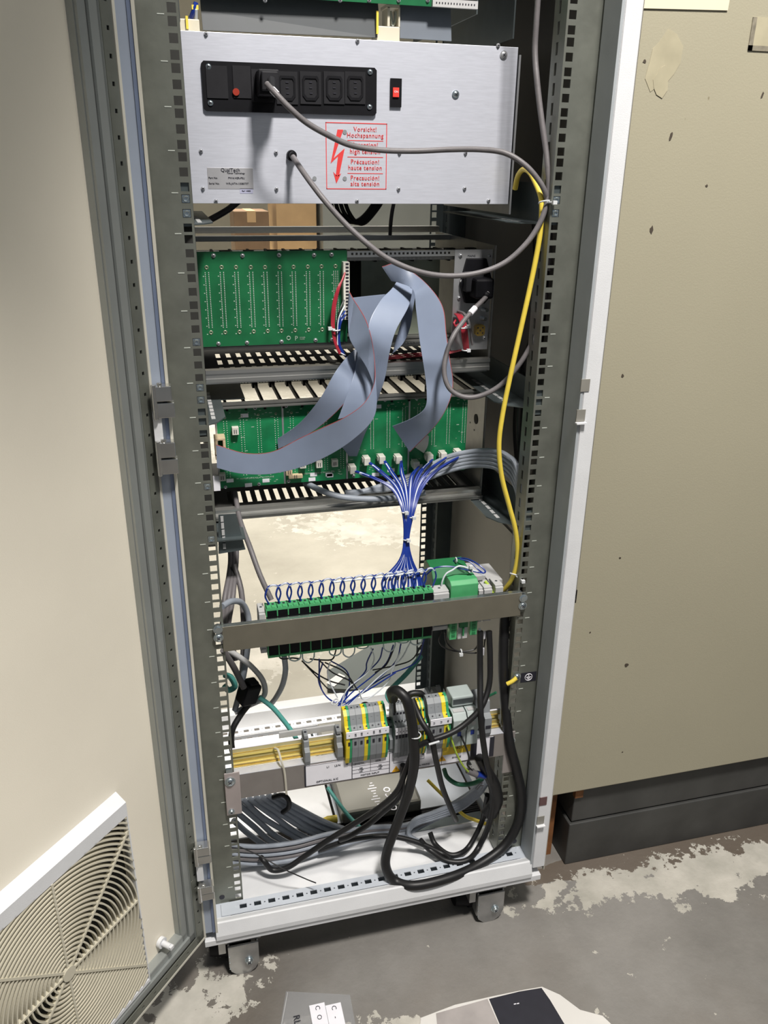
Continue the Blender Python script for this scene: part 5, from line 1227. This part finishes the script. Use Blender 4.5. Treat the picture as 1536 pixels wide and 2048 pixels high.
# left side cables
cab_('signal_cable', 'dark cable slanting from the lower chassis down to the left relay module', path((470, 985, .20), (480, 1040, .15), (500, 1095, .10), (520, 1150, .07), (543, 1200, .05)), .0040, 'greycable')
for i in range(3):
    cab_('signal_cable', ['leftmost', 'middle', 'rightmost'][i]+' of three dark cables dropping beside the left rail', path((455+i*8, 1040, .22), (461+i*6, 1110, .18), (458+i*6, 1150, .14), (449+i*8, 1200, .10), (445+i*6, 1260, .08), (452+i*10, 1320, .07)), .0042, 'greycable')
cab_('signal_cable', 'grey cable hooking over and down near the left rail above the lower bar', path((444, 1213, .04), (462, 1203, .06), (482, 1205, .08), (494, 1225, .09), (498, 1260, .09), (492, 1320, .085), (483, 1370, .08), (470, 1420, .08)), .0048, 'greycable2')
cab_('signal_cable', 'tall dark cable falling straight behind the hooked grey one', path((468, 1130, .15), (482, 1180, .12), (487, 1240, .10), (487, 1290, .10), (484, 1350, .10)), .0045, 'greycable')
cab_('signal_cable', 'white cable curling around the black plug by the left rail', path((455, 1300, .06), (480, 1315, .07), (505, 1335, .08), (525, 1360, .085), (530, 1385, .085), (520, 1400, .08), (500, 1410, .08), (470, 1425, .08)), .0045, 'whitecable')
cab_('signal_cable', 'grey cable hanging from under the relay row down to the rear beam', path((568, 1310, .05), (571, 1340, .07), (565, 1370, .10), (552, 1395, .13), (540, 1410, .16)), .0046, 'greycable2')
pg_ = thing('power_plug', 'black square plug hanging on grey cables by the left rail', 'plug', at(496, 1385, .07)); b = MB(); c = at(497, 1385, .07)
Tm = Matrix.Translation(c) @ Euler((.2, .25, .5)).to_matrix().to_4x4(); b.box(-.014, .014, -.012, .012, -.018, .018, 0, Tm); b.box(-.009, .009, -.009, .009, .018, .024, 0, Tm); b.build('plug_body', 'black', pg_, bevel=.003)
MB().tube(path((446, 1300, .05), (465, 1330, .058), (478, 1355, .060), (488, 1376, .058)), .0050, 8).build('grey_cord', 'greycable', pg_, smooth_=True)
MB().tube(path((498, 1408, .075), (480, 1432, .07), (465, 1460, .06), (463, 1490, .055), (470, 1520, .05)), .0050, 8).build('black_cord', 'blackrubber', pg_, smooth_=True)
MB().tube(path((450, 1350, .08), (462, 1355, .085), (470, 1372, .085), (458, 1380, .08), (448, 1372, .08)), .0050, 8).build('teal_loop', 'teal', pg_, smooth_=True)
cab_('cable_piece', 'black curl of cable in the left of the base under the lower bar', path((545, 1595, .09), (565, 1590, .085), (577, 1600, .08), (577, 1615, .08), (565, 1625, .085)), .0042, BLK)
cab_('thin_wire', 'thin black stray wire lying on the white base plate', path((478, 1693, .03), (520, 1712, .02), (565, 1737, .0), (612, 1758, -.01), (632, 1766, -.02)), .0010, BLK, cat='wire')
# long white tie around lower bar
t = thing('cable_tie', 'long white cable tie strapped around the left of the lower bar', 'cable tie', at(575, 1590, -.006)); MB().tube(path((548, 1496, .022), (556, 1500, .010), (562, 1520, -.004), (569, 1545, -.0075), (573, 1588, -.0075)), .0018, 6).build('tie_band', mat('yellowed_nylon', (.58, .55, .46), .4), t)
# dark round cap behind terminals
t = thing('cable_gland', 'black round gland poking up behind the seven-block terminal group', 'gland', at(730, 1412, .06)); c = at(730, 1411, .06); MB().dome(c-Z*.012, (0, -.3, 1), .012, .018, 16).build('gland_cap', 'black', t, smooth_=True)
# pale black-ish cable arch behind the middle terminals
cab_('mains_cable', 'black cable bend behind the narrow terminals', path((812, 1400, .03), (822, 1388, .03), (842, 1388, .03), (848, 1400, .035)), .0055, BLK)
# relay row underside: white/black/blue wires
hn3 = thing('wire_harness', 'tangle of blue, white and black wires falling from the relay row to the terminals', 'wire harness', (0, .06, .44))
random.seed(5)
BL = [[(848, 1278), (830, 1325), (770, 1352), (720, 1385), (685, 1412)], [(800, 1288), (795, 1320), (765, 1350), (720, 1385), (690, 1415)], [(785, 1290), (775, 1325), (745, 1352), (705, 1385), (680, 1412)],
      [(765, 1295), (760, 1320), (735, 1345), (700, 1378), (678, 1410)], [(745, 1298), (735, 1325), (728, 1345), (695, 1382), (676, 1412)], [(640, 1318), (641, 1360), (645, 1385), (665, 1402), (685, 1406)], [(660, 1322), (690, 1340), (700, 1365), (690, 1395), (680, 1412)],
      [(645, 1325), (638, 1360), (650, 1392), (672, 1405), (690, 1404)], [(790, 1345), (745, 1375), (710, 1395), (688, 1412)]]
for i, l in enumerate(BL): MB().tube([at(px+random.uniform(-2, 2), py, .035+.012*k*(1-k/5)) for k, (px, py) in enumerate(l)], .0012, 6).build('blue_wire', 'blue', hn3, smooth_=True)
WL = [[(820, 1285), (800, 1320), (760, 1352), (725, 1385), (690, 1418)], [(742, 1296), (748, 1318), (735, 1345), (695, 1378), (682, 1412)], [(800, 1305), (785, 1340), (775, 1365), (745, 1392), (725, 1398), (718, 1380)], [(660, 1325), (655, 1345), (662, 1370), (675, 1395)]]
for l in WL: MB().tube([at(px, py, .030+.010*k*(1-k/6)) for k, (px, py) in enumerate(l)], .0011, 6).build('white_wire', 'whitewire', hn3, smooth_=True)
KL = [[(604, 1322), (630, 1345), (660, 1362), (690, 1370)], [(607, 1325), (635, 1355), (660, 1380), (690, 1385)], [(650, 1325), (690, 1345), (715, 1380)], [(640, 1322), (665, 1345), (700, 1362), (705, 1375)], [(843, 1290), (825, 1318), (795, 1330), (745, 1340)], [(790, 1292), (772, 1330), (750, 1345)], [(555, 1310), (565, 1318), (585, 1316), (600, 1318)], [(620, 1318), (645, 1320), (665, 1318), (672, 1300)]]
for l in KL: MB().tube([at(px, py, .034+.010*k*(1-k/5)) for k, (px, py) in enumerate(l)], .0012, 6).build('black_wire', 'blackrubber', hn3, smooth_=True)
for i in range(10):
    px = 578+27*i; py = 1308-3.6*i; dp_ = 14+8*math.sin(i*2.1)
    if i in (2, 6): continue
    MB().tube([at(px, py-2, .035), at(px+1, py+dp_*.7, .03), at(px+12, py+dp_, .028), at(px+22, py+dp_*.6, .03), at(px+24, py-4, .035)], .0011, 6).build('white_wire', 'whitewire', hn3, smooth_=True)
b = MB(); 
for px, py in ((700, 1420), (680, 1408)): tie(hn3, at(px-10, py-4, .03), (.6, 0, -1), .006)

# router and floor plate things
rt = thing('network_router', 'pale silver router lying on the rear base plates with a white five letter logo', 'router', (.09, .28, .108))
b = MB(); ra, rb_, rc, rd = atz(664, 1640, .135), atz(770, 1622, .135), atz(790, 1500, .135), atz(640, 1525, .135)
b.box(-.028, .128, .140, .42, .109, .136); b.build('router_case', 'router', rt, bevel=.006)
b = MB(); b.box(.124, .1288, .155, .40, .112, .130); b.build('router_vent', 'darksteel', rt)
c = atz(768, 1590, .1363); text('cisco', .030, atz(781, 1606, .1363)+Vector((0, .012, 0)), Y, -X, M['label'], rt, align='CENTER', name='logo_lettering', space=1.1)
b = MB(); c = atz(750, 1587, .1362)
for i, h_ in enumerate((.003, .006, .011, .006, .003, .006, .011, .006, .003)):
    yy = c.y-.030+.0075*i; b.box(c.x-h_, c.x+h_*.6, yy-.0012, yy+.0012, .136, .1366)
b.build('logo_bars', 'label', rt)
# flat dark area and white strip on the floor behind the cabinet
p = [atz(655, 1385, 0), atz(655, 1350, 0), atz(770, 1280, 0), atz(905, 1262, 0), atz(905, 1400, 0)]
for q in p: q.z = .001
sh = MB().sheet([(q.x, max(q.y, .62), .001) for q in p], .012, (0, 0, 1)).build('dark_floor_area', 'mat'); tag(sh, 'dark grey flat area on the floor just behind the cabinet', 'sheet')
p = [atz(652, 1366, .014), atz(668, 1374, .014), atz(691, 1353, .014), atz(678, 1347, .014)]
tag(MB().sheet(p, .001, (0, 0, 1)).build('paper_strip', 'paper'), 'small white paper strip on the dark floor area behind the cabinet', 'paper')

# ================================================================== BACKGROUND through the gap
def carton(x0, x1, y0, y1, z0, z1, label, m='card'):
    t = thing('cardboard_box', label, 'box', ((x0+x1)/2, (y0+y1)/2, z0)); MB().box(x0, x1, y0, y1, z0, z1).build('carton', m, t, bevel=.004)
    MB().box((x0+x1)/2-.025, (x0+x1)/2+.025, y0-.001, y1, z1-.06, z1+.001).build('packing_tape', 'card2', t); return t
bn = thing('work_bench', 'pale work bench far behind the cabinet', 'bench', (1.0, 4.3, 0)); MB().box(-.3, 2.1, 3.95, 4.65, .69, .72).build('bench_top', 'creamplastic', bn)
for q in ((-.28, 3.97), (2.05, 3.97), (-.28, 4.6), (2.05, 4.6)): MB().box(q[0], q[0]+.04, q[1], q[1]+.04, 0, .69).build('leg', 'greybox', bn)
carton(.145, .345, 4.0, 4.3, .722, 1.010, 'low dark brown box seen through the gap under the power unit')
carton(.40, .64, 4.1, 4.5, .722, 1.35, 'tall tan carton right of the low dark brown box', 'card2')
LK = tag(MB().box(.66, 1.9, 4.0, 4.4, .722, 1.6).build('steel_locker', 'greybox'), 'grey steel locker on the bench far behind the cabinet', 'locker')

# black cables drooping behind power unit
for i in range(4):
    cab_('hanging_cable', ['first', 'second', 'third', 'fourth'][i]+' of four black cables drooping under the power unit, from the front', path((660+i*9, 395, .40), (668+i*10, 425, .40), (690+i*8, 442+i, .40), (720+i*4, 438+i*2, .40), (745+i*5, 410, .40), (752+i*6, 385, .40)), .0035, BLK, group='black cables drooping under the power unit')
cab_('hanging_cable', 'thin dark cable hanging alone under the power unit down to the chassis top', path((790, 395, .36), (784, 425, .36), (781, 452, .36), (780, 472, .38)), .0032, 'greycable')
cab_('hanging_cable', 'dark cable slanting left behind the power unit', path((480, 400, .34), (455, 420, .34), (420, 440, .33)), .005, 'greycable')
# dark cables beside right rail
for i, (dx, y) in enumerate(((0, .12), (9, .15), (-8, .2))):
    cab_('riser_cable', ['nearest', 'middle', 'rearmost'][i]+' of the black cables rising inside the right rail', path((1078+dx, 430, y), (1082+dx, 560, y), (1075+dx, 660, y), (1050+dx, 760, y), (1040+dx, 850, y), (1045+dx, 960, y), (1040+dx, 1060, y), (1030+dx, 1180, y), (1012+dx, 1260, y)), .0058, BLK)

# ================================================================== FLOOR LITTER
t = thing('plastic_bag', 'clear plastic bag with two white number cards on the floor', 'bag', (-.12, -.15, 0))
pa = [atz(572, 1983, .001), atz(700, 1990, .001), atz(720, 2100, .001), atz(552, 2100, .001)]
film = mat('clear_film', (.55, .57, .60), .12, 0, .03, 20, alpha=.16)
MB().sheet([Vector((q.x, q.y, .0008)) for q in pa], .0008, (0, 0, 1)).build('bag_film', film, t)
e_ = [atz(575, 1985, .002), atz(561, 2060, .002)]; MB().tube([e_[0], e_[0].lerp(e_[1], .5), e_[1]], .0012, 6).build('bag_seam', mat('film_seam', (.42, .42, .42), .3), t)
for px, chars in ((639, ('C', 'O', 'X')), (672, ('C', '-', 'L'))):
    c = atz(px, 2030, .003); q = MB(); q.box(c.x-.0135, c.x+.0115, c.y-.045, c.y+.020, .002, .0026); o = q.build('number_card', 'label', t)
    for k, s_ in enumerate(chars): text(s_, .011, (c.x-.001, c.y+.013-.0165*k, .0028), Y*-1, X, M['ink'], o, align='CENTER')
text('RL', .015, atz(592, 2030, .003)+Vector((0, 0, 0)), -Y, X, M['ink'], t, align='LEFT', name='pen_marking')
pp = thing('leaflet', 'glossy leaflet with a black square lying at the bottom edge of the photo', 'leaflet', (.2, -.24, 0))
def fl_(pts, z, m, name, th=.0006): return MB().sheet([Vector((atz(px, py, z).x, atz(px, py, z).y, z)) for px, py in pts], th, (0, 0, 1)).build(name, m, pp)
fl_([(842, 2036), (910, 2010), (985, 1993), (1048, 1980), (1084, 1974), (1120, 1990), (1160, 2020), (1205, 2032), (1250, 2075), (1260, 2120), (830, 2120)], .0010, 'paper', 'sheet')
fl_([(978, 1998), (1040, 1983), (1083, 1976), (1100, 2000), (1130, 2050), (1160, 2110), (1020, 2110), (1000, 2050)], .0018, 'ink', 'black_square', .0003)
fl_([(872, 2027), (975, 1998), (998, 2050), (1015, 2105), (880, 2105)], .0018, 'paperpic', 'grey_picture', .0003)
for px, py in ((1030, 2008), (1036, 2007)): c = atz(px, py, .0024); MB().cb(c, .004, .0015, .0004).build('print_mark', 'label', pp)
